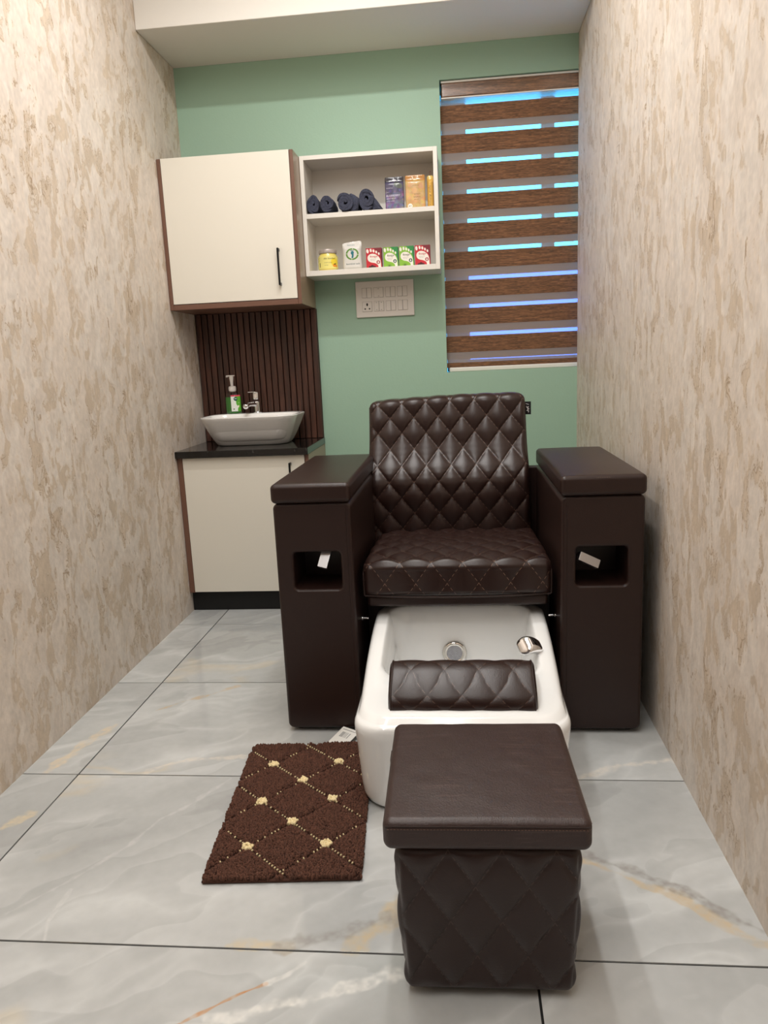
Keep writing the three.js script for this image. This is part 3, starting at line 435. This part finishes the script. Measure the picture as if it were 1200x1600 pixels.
{
  const foot = (bg, bg2, dot, leaf, ink, berry) => canvasTex(256, 320, (g, w, h) => {
    g.fillStyle = bg; g.fillRect(0, 0, w, h); g.fillStyle = bg2; g.beginPath(); g.moveTo(120, 0); g.lineTo(w, 0); g.lineTo(w, h); g.bezierCurveTo(w, 170, 200, 60, 120, 0); g.fill();
    g.fillStyle = '#efe9df'; g.beginPath(); g.moveTo(22, 160); g.bezierCurveTo(20, 90, 110, 70, 170, 110); g.bezierCurveTo(230, 150, 246, 200, 240, h); g.lineTo(196, h); g.bezierCurveTo(204, 280, 180, 252, 120, 236); g.bezierCurveTo(60, 226, 24, 210, 22, 160); g.fill();
    for (const [x, y, a, b] of [[26, 46, 20, 34], [80, 36, 17, 28], [126, 46, 16, 26], [170, 66, 15, 23], [212, 94, 14, 22]]) { g.beginPath(); g.ellipse(x, y, a, b, -0.12, 0, 7); g.fill(); }
    g.fillStyle = ink; g.font = 'bold 40px sans-serif'; g.fillText('Baagyi', 62, 148); g.fillStyle = '#8d8a80'; g.font = '18px sans-serif'; g.fillText('pedicure kit', 66, 182); g.fillText('foot care', 70, 204);
    g.fillStyle = dot; g.beginPath(); g.arc(198, 228, 30, 0, 7); g.fill(); g.fillStyle = '#e8e4da'; g.beginPath(); g.moveTo(198, 206); g.bezierCurveTo(218, 232, 212, 246, 198, 246); g.bezierCurveTo(184, 246, 178, 232, 198, 206); g.fill();
    g.fillStyle = leaf; if (berry) { for (const [x, y] of [[60, 312], [96, 296], [132, 312], [84, 322]]) { g.beginPath(); g.arc(x, y, 28, 0, 7); g.fill(); } } else for (const a of [-0.9, -0.45, 0, 0.45, 0.9]) { g.beginPath(); g.moveTo(92, h); g.lineTo(92 + Math.sin(a) * 70, h - 66 * Math.cos(a)); g.lineTo(106, h); g.fill(); }
  });
  const red = std({ map: foot('#c22330', '#7d1f2c', '#a03540', '#4a1017', '#b8443f', true), roughness: 0.4 }), grn = std({ map: foot('#86b83a', '#2f8a45', '#1d4f44', '#2b4a1d', '#4a4f3c', false), roughness: 0.4 }), redS = std({ color: C(120, 26, 38), roughness: 0.45 }), grnS = std({ color: C(46, 124, 62), roughness: 0.45 });
  const list = [[0.849, 0.918, redS, red, 'red carton with a white foot print beside the foot salt pouch'], [0.926, 0.990, grnS, grn, 'green carton with a white foot print, next to the carton beside the pouch'], [0.9945, 1.0585, grnS, grn, 'green carton with a white foot print, second of the two away from the pouch'], [1.0635, 1.130, redS, red, 'red carton with a white foot print at the right end of the lower shelf']];
  for (const [x0, x1, side, front, label] of list) {
    const y0 = 1.4863, y1 = y0 + 0.0845, z1 = 0.168, t = thing('foot_care_carton', label, 'carton', [(x0 + x1) / 2, y0, z1 - 0.02], 'foot care cartons on the lower shelf');
    part(t, 'carton_body', rbox(x0, x1, y0, y1, z1 - 0.036, z1, 0.0008, 1), side);
    const g = new THREE.PlaneGeometry(x1 - x0 - 0.001, y1 - y0 - 0.001); g.translate((x0 + x1) / 2, (y0 + y1) / 2, z1 + 0.0003); part(t, 'front_print', g, front, 'printed front panel');
  }
}
// ---------------------------------------------------------------- pedicure chair
const CX = 1.2165;
function stitchRow(pts, n, len, r = 0.0007) {                             // dashes of thread along a polyline
  const cv = new THREE.CatmullRomCurve3(pts.map((p) => V3(...p)), false, 'catmullrom', 0.05), gs = [];
  for (let i = 0; i < n; i++) { const a = cv.getPointAt((i + 0.15) / n), b = cv.getPointAt(Math.min(1, (i + 0.15) / n + len)), g = new THREE.CylinderGeometry(r, r, a.distanceTo(b), 5); g.applyQuaternion(new THREE.Quaternion().setFromUnitVectors(V3(0, 1, 0), b.clone().sub(a).normalize())); g.translate((a.x + b.x) / 2, (a.y + b.y) / 2, (a.z + b.z) / 2); gs.push(g); }
  return mergeGeometries(gs);
}
{
  const t = thing('pedicure_chair', 'dark brown leather pedicure chair with quilted back and boxy armrests', 'chair', [CX, 0, 1.2]);
  const ZF = 1.54, ZB = 0.88, H = 0.700;
  for (const [x0, x1, n0, n1, side] of [[0.702, 0.926, 0.752, 0.889, -1], [1.506, 1.732, 1.548, 1.688, 1]]) {
    const w = x1 - x0, cx = (x0 + x1) / 2, B = 0.009, s = rrShape(w - 2 * B, H - 0.012 - 2 * B, 0.008); // body outline in x, y
    const hole = rrShape(n1 - n0 + 2 * B, 0.111 + 2 * B, 0.012 + B, THREE.Path), hp = hole.getPoints(8).map((p) => new THREE.Vector2(p.x + (n0 + n1) / 2 - cx, p.y + 0.5005 - (H + 0.012) / 2)); s.holes.push(new THREE.Path(hp));
    const g = new THREE.ExtrudeGeometry(s, { depth: ZF - ZB - 2 * B, bevelEnabled: true, bevelSize: B, bevelThickness: B, bevelSegments: 4, curveSegments: 6 }); g.translate(cx, (H + 0.012) / 2, ZB + B);
    const arm = part(t, 'arm_box', boxUV(g), leather);
    part(arm, 'niche_back', rbox(n0 - 0.004, n1 + 0.004, 0.441, 0.560, 1.36, 1.38, 0.002), leather);
    part(arm, 'seam', tube([[x0 + w * (side < 0 ? 0.93 : 0.075), 0.03, ZF + 0.0003], [x0 + w * (side < 0 ? 0.93 : 0.075), H - 0.02, ZF + 0.0003]], 0.0009, false, 8, 6), leather);
    for (const fx of [x0 + 0.03, x1 - 0.03]) for (const fz of [ZB + 0.04, ZF - 0.04]) part(arm, 'foot', cyl(fx, 0, fz, 0.014, 0.014, 0.0125, 20), blackPlastic);
    const pw = w + 0.004, pz0 = 0.89, pz1 = 1.552, pg = roundGrid(pw, 0.056, pz1 - pz0, 0.014, [12, 3, 24], 5, (p, n) => (n[1] > 0 ? 0.006 * n[1] * (1 - Math.pow(2 * p[0] / pw, 2)) * (1 - Math.pow(2 * p[2] / (pz1 - pz0), 4)) : 0)); pg.translate(cx, 0.7285, (pz0 + pz1) / 2);
    const pad = part(t, 'armrest_pad', pg, leather), q = 0.0135, ty = 0.7505;
    const loop = [[cx - pw / 2 + q, ty, pz1 - 0.004], [cx, ty, pz1 - 0.0035], [cx + pw / 2 - q, ty, pz1 - 0.004]]; const row = loop.map(([a, b, c]) => [a, b, c + 0.0005]);
    const st = part(pad, 'stitching', mergeGeometries([stitchRow(row, 34, 0.018), stitchRow([[side < 0 ? x1 - 0.0015 : x0 + 0.0015, ty - 0.002, pz1 - 0.03], [side < 0 ? x1 - 0.0015 : x0 + 0.0015, ty - 0.002, pz0 + 0.03]], 90, 0.007)]), thread, 'brown thread'); st.userData.kind = 'stuff';
  }
  // seat
  {
    const w = 0.544, h = 0.100, d = 0.56, r = 0.020, y1 = 0.506, z1 = 1.502, cx = 1.2165, a = 0.0905, b = 0.126;
    const sOf = (p, n) => { const zc = Math.min(p[2], d / 2 - r), drop = Math.max(0, h / 2 - r - p[1]), an = n[1] > 0 && n[2] > 0 ? Math.atan2(n[2], n[1]) : n[2] > 0.7 ? Math.PI / 2 : 0; return zc + r * an + drop; };
    const S0 = d / 2 - r + 0.006;
    const g = roundGrid(w, h, d, r, [130, 20, 120], 5, (p, n) => {
      const m = Math.max(n[1], 0) + Math.max(n[2], 0), k = clamp(m, 0, 1) * sstep(0, 0.25, 1 - Math.abs(n[0])); if (k <= 0) return 0;
      const s = sOf(p, n) - S0, u = (p[0] - 0.0185) / a, v = s / b, low = sstep(0, 0.02, p[1] + h / 2);
      return k * (0.0095 * quilt(u + v, u - v) * lerp(1, 0.4, sstep(0, 0.6, n[2])) * low - 0.004 + (n[1] > 0 ? 0.007 * n[1] * (1 - Math.pow(2 * p[0] / w, 4)) : 0));
    }, ([x, y, z]) => [x * (1 + 0.0 * z), y - 0.026 * (1 - sstep(-0.28, 0.16, z)), z + 0.010 * (1 - Math.pow(2 * x / w, 2)) * sstep(0, 0.28, z)], (p, n) => [(p[0] - 0.0185) / a, (sOf(p, n) - S0) / b]);
    g.translate(cx, y1 - h / 2, z1 - d / 2); const seat = part(t, 'seat_cushion', g, quiltMat(a, b, 9, '#7c6254'), 'diamond quilted seat');
    part(seat, 'piping', tube([[cx - w / 2 + 0.004, 0.409, z1 - 0.012], [cx - w / 4, 0.408, z1 + 0.005], [cx, 0.408, z1 + 0.009], [cx + w / 4, 0.408, z1 + 0.005], [cx + w / 2 - 0.004, 0.409, z1 - 0.012]], 0.003, false, 48, 8), leather);
    for (const s of [-1, 1]) part(seat, 'piping', tube([[cx + s * (w / 2 - 0.002), 0.410, z1 - 0.012], [cx + s * (w / 2 - 0.001), 0.47, z1 - 0.010], [cx + s * (w / 2 - 0.004), 0.497, z1 - 0.03], [cx + s * (w / 2 - 0.004), 0.486, z1 - 0.3], [cx + s * (w / 2 - 0.006), 0.472, 0.98]], 0.003, false, 60, 8), leather);
    const sk = roundGrid(w - 0.02, 0.034, 0.50, 0.010, [20, 2, 4], 4, null, ([x, y, z]) => [x, y, z + 0.008 * (1 - Math.pow(2 * x / w, 2)) * sstep(0, 0.2, z)]); sk.translate(cx, 0.390, 1.235); part(t, 'seat_base', sk, leather);
  }
  // backrest with a lumbar roll
  {
    const w = 0.572, h = 0.555, d = 0.13, r = 0.022, a = 0.0885, b = 0.110, cx = 1.192, cy = 0.672;
    const prof = [[0.39, 0.975], [0.52, 0.985], [0.62, 0.990], [0.675, 0.984], [0.71, 0.964], [0.75, 0.926], [0.79, 0.905], [0.86, 0.888], [0.95, 0.868]];
    const zAt = (y) => { for (let i = 0; i + 1 < prof.length; i++) if (y <= prof[i + 1][0] || i + 2 === prof.length) { const k = clamp((y - prof[i][0]) / (prof[i + 1][0] - prof[i][0]), -1, 1.2); return lerp(prof[i][1], prof[i + 1][1], k); } };
    const zS = (y) => (zAt(y - 0.02) + 2 * zAt(y) + zAt(y + 0.02)) / 4;
    const g = roundGrid(w, h, d, r, [140, 140, 10], 5, (p, n) => {
      const k = clamp(n[2], 0, 1) + clamp(n[1], 0, 1) * 0.3; if (k <= 0) return 0; const u = (p[0] + 0.165) / a, v = (p[1] - 0.043) / b, e = sstep(0, 0.02, w / 2 - Math.abs(p[0]));
      return k * e * (0.0125 * quilt(u + v, u - v) - 0.004);
    }, ([x, y, z]) => { const Y = cy + y, s = zS(Y), f = lerp(1, 0.975, sstep(-0.27, 0.27, y)); return [x * f, y - 0.006 * sstep(0.15, 0.28, y) * Math.pow(2 * x / w, 2) + 0.018 * (x / w) * sstep(0.2, 0.28, y) * 0.6, z + s - d / 2]; }, (p) => [(p[0] + 0.165) / a, (p[1] - 0.043) / b]);
    g.translate(cx, cy, 0); const back = part(t, 'backrest', g, quiltMat(a, b), 'diamond quilted backrest');
    const tagTex = canvasTex(64, 128, (q, W2, H2) => { q.fillStyle = '#0c0c0c'; q.fillRect(0, 0, W2, H2); q.strokeStyle = '#d8d2d0'; q.lineWidth = 6; q.lineJoin = 'round'; q.beginPath(); q.moveTo(14, 20); q.lineTo(44, 30); q.moveTo(20, 44); q.lineTo(26, 62); q.lineTo(40, 50); q.lineTo(32, 74); q.lineTo(46, 72); q.lineTo(24, 90); q.lineTo(42, 92); q.lineTo(40, 108); q.stroke(); });
    const tg = new THREE.BoxGeometry(0.024, 0.046, 0.0012); tg.rotateY(-0.2); tg.translate(1.482, 0.896, 0.835); part(back, 'fabric_tag', tg, std({ map: tagTex, roughness: 0.8 }), 'small black fabric tag with white lettering');
    for (const s of [-1, 1]) { const pts = []; for (let k = 0; k <= 14; k++) { const y = 0.42 + k / 14 * 0.50, f = lerp(1, 0.975, sstep(-0.27, 0.27, y - cy)); pts.push([cx + s * (w / 2 - 0.001) * f, y, zS(y) - 0.022]); } part(back, 'piping', tube(pts, 0.0026, false, 60, 8), leather); }
  }
  part(t, 'rear_shell', rbox(0.895, 1.535, 0.02, 0.69, 0.842, 0.8795, 0.006), leather);
  part(t, 'base_frame', box(0.930, 1.503, 0.02, 0.372, 0.90, 1.30), leather, 'leather covered base under the seat');
  for (const [x, y, z, s] of [[0.9265, 0.315, 1.42, 1], [1.5055, 0.318, 1.42, -1]]) { const g = new THREE.SphereGeometry(0.006, 16, 10); g.translate(x, y, z); part(t, 'bolt', mergeGeometries([g, (() => { const c = new THREE.CylinderGeometry(0.0035, 0.0035, 0.022, 12); c.rotateZ(Math.PI / 2); c.translate(x + s * 0.008, y, z); return c; })()]), chrome, 'chrome bolt'); }
  // chrome levers in the armrest niches: flat polished top, rounded underside
  const lever = (L, wd) => { const s = new THREE.Shape(); s.moveTo(-wd / 2, 0); s.lineTo(wd / 2, 0); s.lineTo(wd / 2, -0.012); s.absarc(0, -0.012, wd / 2, 0, -Math.PI, true); s.lineTo(-wd / 2, 0); const g = new THREE.ExtrudeGeometry(s, { depth: L, bevelEnabled: true, bevelSize: 0.0012, bevelThickness: 0.0012, bevelSegments: 2, curveSegments: 16 }); return g; };
  const aim = (g, d, n, p) => { const D = V3(...d).normalize(), N = V3(...n); N.addScaledVector(D, -N.dot(D)).normalize(); g.applyMatrix4(new THREE.Matrix4().makeBasis(V3().crossVectors(N, D), N, D)); g.translate(...p); return g; };
  part(t, 'lever', aim(lever(0.052, 0.025), [-0.24, -0.86, 0.42], [0, 0.42, 0.9], [0.846, 0.556, 1.512]), brushed, 'chrome lever in the recess');
  part(t, 'lever', aim(lever(0.062, 0.022), [0.86, -0.46, -0.18], [0.1, 0.45, 0.9], [1.560, 0.530, 1.532]), brushed, 'chrome lever in the recess');
}
// ---------------------------------------------------------------- foot basin and its cushion
const TCX = 1.220;
const rimY = (x, z) => { const P = [[1.33, 0.345], [1.50, 0.338], [1.60, 0.325], [1.70, 0.303], [1.78, 0.278], [1.86, 0.254], [1.91, 0.246], [1.97, 0.243]]; const f = (q) => { for (let i = 0; i + 1 < P.length; i++) if (q <= P[i + 1][0] || i + 2 === P.length) return lerp(P[i][1], P[i + 1][1], clamp((q - P[i][0]) / (P[i + 1][0] - P[i][0]), 0, 1)); }; return (f(z - 0.03) + 2 * f(z) + f(z + 0.03)) / 4; };
{
  const t = thing('foot_basin', 'white glossy acrylic pedicure foot basin set between the armrests', 'foot spa', [TCX, 0, 1.64]);
  const O = (k, dz = k) => [TCX - 0.258 + k, TCX + 0.262 - k, 1.335 + k, 1.955 - dz, 0.075], I = [TCX - 0.203, TCX + 0.205, 1.395, 1.765, 0.055], J = [TCX - 0.192, TCX + 0.194, 1.412, 1.745, 0.05], D = [TCX - 0.165, TCX + 0.165, 1.43, 1.70, 0.045], M = (a, b, k) => a.map((v, i) => lerp(v, b[i], k));
  const R = [{ rect: O(0.05), y: 0.001 }, { rect: O(0.03), y: 0.001 }, { rect: O(0.021), y: 0.004 }, { rect: O(0.015), y: 0.013 }, { rect: O(0.010), y: 0.03 }, { rect: O(0.007), y: 0.06 }, { rect: O(0.004), y: 0.11 }, { rect: O(0.001), y: 0.16 }, { rect: O(-0.002), y: 0.195 }, { rect: O(-0.003), y: 0.212 }, { rect: O(-0.001), y: 0.222 }, { rect: O(0.003), y: 0.228 }];
  const F = (z) => sstep(1.80, 1.93, z);
  const up = (d, lo) => (x, z) => Math.max(lo, rimY(x, z) - d);
  R.push({ rect: O(0.0045, 0.007), y: up(0.05, 0.2285) }, { rect: O(0.006, 0.009), y: up(0.03, 0.2295) }, { rect: O(0.009, 0.013), y: up(0.016, 0.231) }, { rect: O(0.014, 0.022), y: up(0.006, 0.234) }, { rect: O(0.022, 0.034), y: up(0.001, 0.237) });
  for (const k of [0.3, 0.5, 0.65, 0.8]) R.push({ rect: M(O(0.022, 0.034), I, k), y: up(0, 0) });
  R.push({ rect: M(O(0.022, 0.034), I, 0.92), y: up(0.003, 0) }, { rect: I, y: up(0.010, 0) }, { rect: M(I, J, 0.35), y: up(0.022, 0) }, { rect: M(I, J, 0.7), y: up(0.05, 0) }, { rect: J, y: (x, z) => Math.min(0.242, rimY(x, z) - 0.07) }, { rect: M(J, D, 0.2), y: (x, z) => Math.min(0.235, rimY(x, z) - 0.08) });
  for (const [k, y] of [[0.4, 0.17], [0.6, 0.12], [0.8, 0.08], [0.93, 0.062], [1, 0.055]]) R.push({ rect: M(J, D, k), y });
  R.push({ rect: M(D, [TCX, TCX, 1.565, 1.565, 0], 0.25), y: 0.05 });
  part(t, 'shell', ringSurface(R, 200, true), acrylic);
  // water jet on the back wall
  const jx = 1.2045, jy = 0.203, jz = 1.4235, on = (g) => { g.rotateX(-0.10); g.translate(jx, jy, jz); return g; };
  const ring = new THREE.LatheGeometry([[0.022, 0.004], [0.026, 0.009], [0.031, 0.0095], [0.036, 0.006], [0.0375, 0], [0.02, -0.004]].map(([r, h]) => new THREE.Vector2(r, h)), 48); ring.rotateX(Math.PI / 2); const jr = part(t, 'jet_ring', on(ring), std({ color: new THREE.Color(0.80, 0.77, 0.72), metalness: 1, roughness: 0.16 }), 'chrome jet ring');
  const disc = new THREE.CylinderGeometry(0.0235, 0.0235, 0.004, 40); disc.rotateX(Math.PI / 2); disc.translate(0, 0, 0.004);
  const mesh = canvasTex(128, 128, (g, w, h) => { g.fillStyle = '#b9bac0'; g.fillRect(0, 0, w, h); const r = rng(4); g.fillStyle = '#5c5d66'; for (let i = 0; i < 12; i++) for (let j = 0; j < 12; j++) { g.beginPath(); g.arc((i + 0.5 + (j % 2) * 0.5) * w / 12, (j + 0.5) * h / 12, 2.4 + r(), 0, 7); g.fill(); } });
  part(jr, 'jet_screen', on(disc), std({ map: mesh, metalness: 0.4, roughness: 0.4 }), 'perforated grey screen');
  // chrome control knob with its moulded shelf
  const kn = roundGrid(0.068, 0.036, 0.056, 0.0175, [6, 2, 6], 8, null, ([x, y, z]) => { const k = lerp(1.0, 0.72, sstep(-0.03, 0.03, x)); return [x + 0.25 * y, y * k + 0.010 * (1 - Math.pow(x / 0.03, 2)), z * k]; }); kn.rotateZ(-0.38); kn.rotateX(0.55); kn.rotateY(0.35); kn.translate(1.409, 0.316, 1.672); part(t, 'control_knob', kn, chrome, 'chrome control knob');
  // padded foot rest fixed to the front rim
  const L = 0.360, cx = 1.226, NU = 130, NV = 96, a = 0.0845, b = 0.105;
  const sec = (th) => { const c = Math.cos(th), s = Math.sin(th), e = 0.72; return [Math.sign(c) * Math.pow(Math.abs(c), e) * 0.078, s >= 0 ? Math.pow(s, e) * 0.050 : -Math.pow(-s, e) * 0.008]; };
  const tilt = -0.50, cz = 1.826, cy = 0.2665;
  const pos = (u, th, sc, dsp) => { const [p, q] = sec(th), z = p * sc, y = q * sc, n = Math.hypot(p / 0.006, q / 0.0025) || 1, nz = p / 0.006 / n, ny = q / 0.0025 / n, Z = z + nz * dsp, Y = y + ny * dsp, ct = Math.cos(tilt), st = Math.sin(tilt); return [cx + u, cy + Y * ct + Z * st, cz - Y * st + Z * ct]; };
  const g = gridGeo(NU, NV, (i, j) => {
    const th = -Math.PI + 2 * Math.PI * j / NV, e = i / NU; let u = lerp(-L / 2, L / 2, e), edge = Math.min(e, 1 - e) * L, sc = edge < 0.012 ? Math.sqrt(Math.max(0, 1 - Math.pow(1 - edge / 0.012, 2))) * 0.10 + 0.90 : 1; if (i === 0 || i === NU) sc = 0.0;
    if (i === 1 || i === NU - 1) sc = 0.9; if (i <= 1) u = -L / 2; if (i >= NU - 1) u = L / 2;
    const s = th * 0.066, U = u / a, V = (s - 0.093) / b + 0.25, top = Math.max(0, Math.sin(th)) > 0.05 ? 1 : 0, d = top * (0.0028 * quilt(U + V, U - V) - 0.002) * sstep(0, 0.012, edge) * sstep(0.05, 0.3, Math.sin(th));
    return { p: pos(u, th, sc, d), uv: [U, V] };
  });
  const cu = part(t, 'foot_rest_pad', g, quiltMat(a, b, 7, '#5d473c'), 'dark brown quilted leather foot rest pad');
  for (const s of [-1, 1]) { const pts = []; for (let k = 0; k <= 40; k++) pts.push(pos(s * (L / 2 - 0.006), -Math.PI + 2 * Math.PI * k / 40, 0.985, 0)); part(cu, 'piping', tube(pts.slice(0, 40), 0.0022, true, 80, 6), leather); }
}
// ---------------------------------------------------------------- ottoman
{
  const t = thing('storage_ottoman', 'dark brown leather cube stool with smooth lid and quilted sides', 'stool', [1.26, 0, 2.34]);
  const cx = 1.2605, w = 0.302, h = 0.281, d = 0.312, y0 = 0.013, cz = 2.334, a = 0.088, b = 0.136; t.rotation.y = 0.02;
  const g = roundGrid(w, h, d, 0.014, [90, 84, 90], 4, (p, n) => {
    const k = Math.max(Math.abs(n[0]), Math.abs(n[2])); if (k < 0.3) return 0; const q = Math.abs(n[2]) > Math.abs(n[0]) ? p[0] : p[2], u = (q + 0.0205) / a, v = (p[1] - 0.0685) / b, e = sstep(0, 0.03, h / 2 - Math.abs(p[1])) * sstep(0.75, 1, k);
    return e * (0.0085 * quilt(u + v, u - v) - 0.003);
  }, ([x, y, z]) => { const k = lerp(0.945, 1, clamp((y + 0.14) / 0.2, 0, 1)); return [x * k, y, z * k]; }, (p, n, ax) => [((ax === 0 ? p[2] : p[0]) + 0.0205) / a, (p[1] - 0.0685) / b]);
  g.translate(cx, y0 + h / 2, cz); part(t, 'quilted_body', g, quiltMat(a, b, 12, '#46352f'), 'diamond quilted sides');
  const lw = 0.338, lh = 0.055, ld = 0.345, ly = 0.2945, lg = roundGrid(lw, lh, ld, 0.015, [30, 4, 30], 5, (p, n) => (n[1] > 0 ? n[1] * (0.007 * (1 - Math.pow(2 * p[0] / lw, 2)) * (1 - Math.pow(2 * p[2] / ld, 2)) + (fbm(p[0] * 30 + 7, p[2] * 30 + 3, 256, 256, 2, 5) - 0.5) * 0.0018) : 0)); lg.translate(1.2595, ly + lh / 2, 2.328);
  const scuff = dataTex(512, 512, (u, v, c) => { const s = fbm(u * 6, v * 160, 6, 160, 3, 12), k = sstep(0.62, 0.75, s) * sstep(0.45, 0.6, fbm(u * 5, v * 5, 5, 5, 3, 15)), q = 0.94 + 0.12 * fbm(u * 40, v * 60, 40, 60, 3, 2); for (let i = 0; i < 3; i++) c[i] = lerp([52, 36, 33][i] * q, [84, 68, 63][i], k * 0.45); });
  const lidMat = phy({ map: rep(scuff, 2.6, 2.6), roughness: 0.45, bumpMap: rep(grain, 9, 9), bumpScale: 0.0004 });
  const lid = part(t, 'lid', lg, lidMat, 'smooth padded lid');
  const zf = 2.328 + ld / 2, st = part(lid, 'stitching', mergeGeometries([stitchRow([[1.0975, ly + lh - 0.0135, zf + 0.0002], [1.4215, ly + lh - 0.0135, zf + 0.0002]], 60, 0.011, 0.0006), stitchRow([[1.2595 + lw / 2, ly + lh - 0.012, zf - 0.015], [1.2595 + lw / 2, ly + lh - 0.012, zf - ld + 0.015]], 60, 0.011, 0.0006)]), thread, 'brown thread'); st.userData.kind = 'stuff';
  part(lid, 'seam', tube([[1.095, ly + lh - 0.0085, zf - 0.0005], [1.424, ly + lh - 0.0085, zf - 0.0005]], 0.0011, false, 16, 6), leather);
  part(lid, 'pull_tab', rbox(1.0885, 1.0915, 0.296, 0.332, 2.24, 2.275, 0.001), leather, 'small leather pull tab');
  for (const sx of [-1, 1]) for (const sz of [-1, 1]) part(t, 'foot', cyl(cx + sx * 0.11, 0, cz + sz * 0.115, 0.013, 0.013, 0.0145, 20), std({ color: C(150, 148, 146), roughness: 0.4 }));
}
// ---------------------------------------------------------------- bath mat
{
  const LX = 0.342, LZ = 0.574, t = thing('bath_mat', 'fluffy dark brown mat with cream knots in a diamond lattice', 'mat', [0.662, 0, 2.217]);
  t.rotation.y = 4.02 * Math.PI / 180;                                    // local x along the near edge, local -z away
  const add = (p, name, g, m, label) => { const o = new THREE.Mesh(g, m); o.name = name; if (label) o.userData.label = label; p.add(o); return o; };
  const base = new RoundedBoxGeometry(LX, 0.007, LZ, 2, 0.003); base.translate(LX / 2, 0.0037, -LZ / 2); add(t, 'backing', boxUV(base), std({ color: C(62, 38, 28), roughness: 1 }));
  const r = rng(91), S = 0.0895, lineD = (x, z) => { const u = (x - 0.078 + z - 0.107) / (2 * S), v = (x - 0.078 - (z - 0.107)) / (2 * S), du = Math.abs(u - Math.round(u)), dv = Math.abs(v - Math.round(v)); return Math.min(du, dv) * 2 * S / Math.SQRT2; };
  const tuft = new THREE.IcosahedronGeometry(0.0036, 1); tuft.scale(0.8, 1.7, 0.8);
  const spots = [], st = 0.0041; for (let x = 0.0015; x < LX; x += st) for (let z = 0.0015; z < LZ; z += st) { const X = x + (r() - 0.5) * 0.003, Z = z + (r() - 0.5) * 0.003, d = lineD(X, Z); if (d < 0.0032) continue; spots.push([X, Z, d]); }
  const pile = new THREE.InstancedMesh(tuft, std({ color: 0xffffff, roughness: 1 }), spots.length); pile.name = 'pile'; pile.userData = { kind: 'stuff', label: 'dark brown pile' };
  const m4 = new THREE.Matrix4(), q = new THREE.Quaternion(), col = new THREE.Color();
  spots.forEach(([x, z, d], i) => { q.setFromEuler(new THREE.Euler((r() - 0.5) * 0.9, r() * 6, (r() - 0.5) * 0.9)); const k = 0.8 + r() * 0.5, hh = 0.0085 + 0.003 * sstep(0.003, 0.015, d) + (vnoise(x * 40, z * 40, 256, 256, 2) - 0.5) * 0.003; m4.compose(V3(x, hh, -z), q, V3(k, k, k)); pile.setMatrixAt(i, m4); const b = 0.75 + 0.5 * r(); col.copy(C(86, 54, 41)).multiplyScalar(b); pile.setColorAt(i, col); });
  t.add(pile);
  const cream = std({ color: C(232, 214, 168), roughness: 1 });
  const blob = (n, R, x, z, y) => { const gs = []; for (let i = 0; i < n; i++) { const g = new THREE.IcosahedronGeometry(0.0036, 1); g.scale(0.85, 1.4, 0.85); g.rotateX((r() - 0.5) * 1.2); g.rotateZ((r() - 0.5) * 1.2); const a = r() * 6.28, k = Math.sqrt(r()) * R; g.translate(x + Math.cos(a) * k, y + r() * 0.003, -(z + Math.sin(a) * k)); gs.push(g); } return mergeGeometries(gs); };
  for (const [x, z] of [[0.078, 0.107], [0.257, 0.110], [0.168, 0.197], [0.078, 0.284], [0.256, 0.291], [0.168, 0.379], [0.078, 0.461], [0.257, 0.467]]) add(t, 'knot', blob(46, 0.0125, x, z, 0.0125), cream, 'cream yarn knot');
  const dashes = []; for (let k = -8; k < 10; k++) for (const s of [-1, 1]) for (let q2 = 0; q2 < 1; q2 += 1 / 150) { const x = q2 * LX * 1.0, z = 0.107 + s * (x - 0.078) + k * 2 * S; if (x < 0.012 || x > LX - 0.01 || z < 0.01 || z > LZ - 0.01) continue; const j = Math.floor(q2 * 150); if (j % 3 !== 0 || r() < (s > 0 ? 0.55 : 0.2)) continue; const g = new THREE.IcosahedronGeometry(0.0021, 0); g.scale(0.8, 1.5, 1.6); g.rotateY(s * 0.8); g.translate(x, 0.0125, -z); dashes.push(g); }
  const dm = add(t, 'lattice_stitches', mergeGeometries(dashes), cream, 'cream stitches'); dm.userData.kind = 'stuff';
  const hem = []; for (const [x0, z0, x1, z1] of [[0, 0, LX, 0], [LX, 0, LX, LZ], [LX, LZ, 0, LZ], [0, LZ, 0, 0]]) hem.push([clamp(x0, 0.002, LX - 0.002), 0.0045, -clamp(z0, 0.002, LZ - 0.002)]);
  add(t, 'hem', mergeGeometries(hem.map((p, i) => { const q = hem[(i + 1) % 4], g = new THREE.TubeGeometry(new THREE.LineCurve3(V3(...p), V3(...q)), 1, 0.0034, 8); return g; })), std({ color: C(70, 42, 31), roughness: 1 }));
}
{
  const t = thing('mat_care_tag', 'white paper barcode tag sticking out from under the brown mat', 'tag', [0.868, 0, 1.58]);
  const tex = canvasTex(128, 160, (g, w, h) => { g.fillStyle = '#eeece6'; g.fillRect(0, 0, w, h); const r = rng(8); g.fillStyle = '#8a8a8a'; for (let x = 24; x < 104; x += 4) if (r() > 0.25) g.fillRect(x, 40, 2.6, 46); g.fillStyle = '#777'; for (let k = 0; k < 14; k++) g.fillRect(14 + k * 7, 16, 4.5, 6); });
  const g = new THREE.BoxGeometry(0.062, 0.0008, 0.075); g.rotateX(0.24); g.rotateY(-0.56); g.translate(0.877, 0.0108, 1.590);
  part(t, 'paper_tag', g, std({ map: tex, roughness: 0.7 }));
}
scene.traverse((o) => { if (o.isMesh) { o.castShadow = true; o.receiveShadow = true; } });
renderer.render(scene, camera);
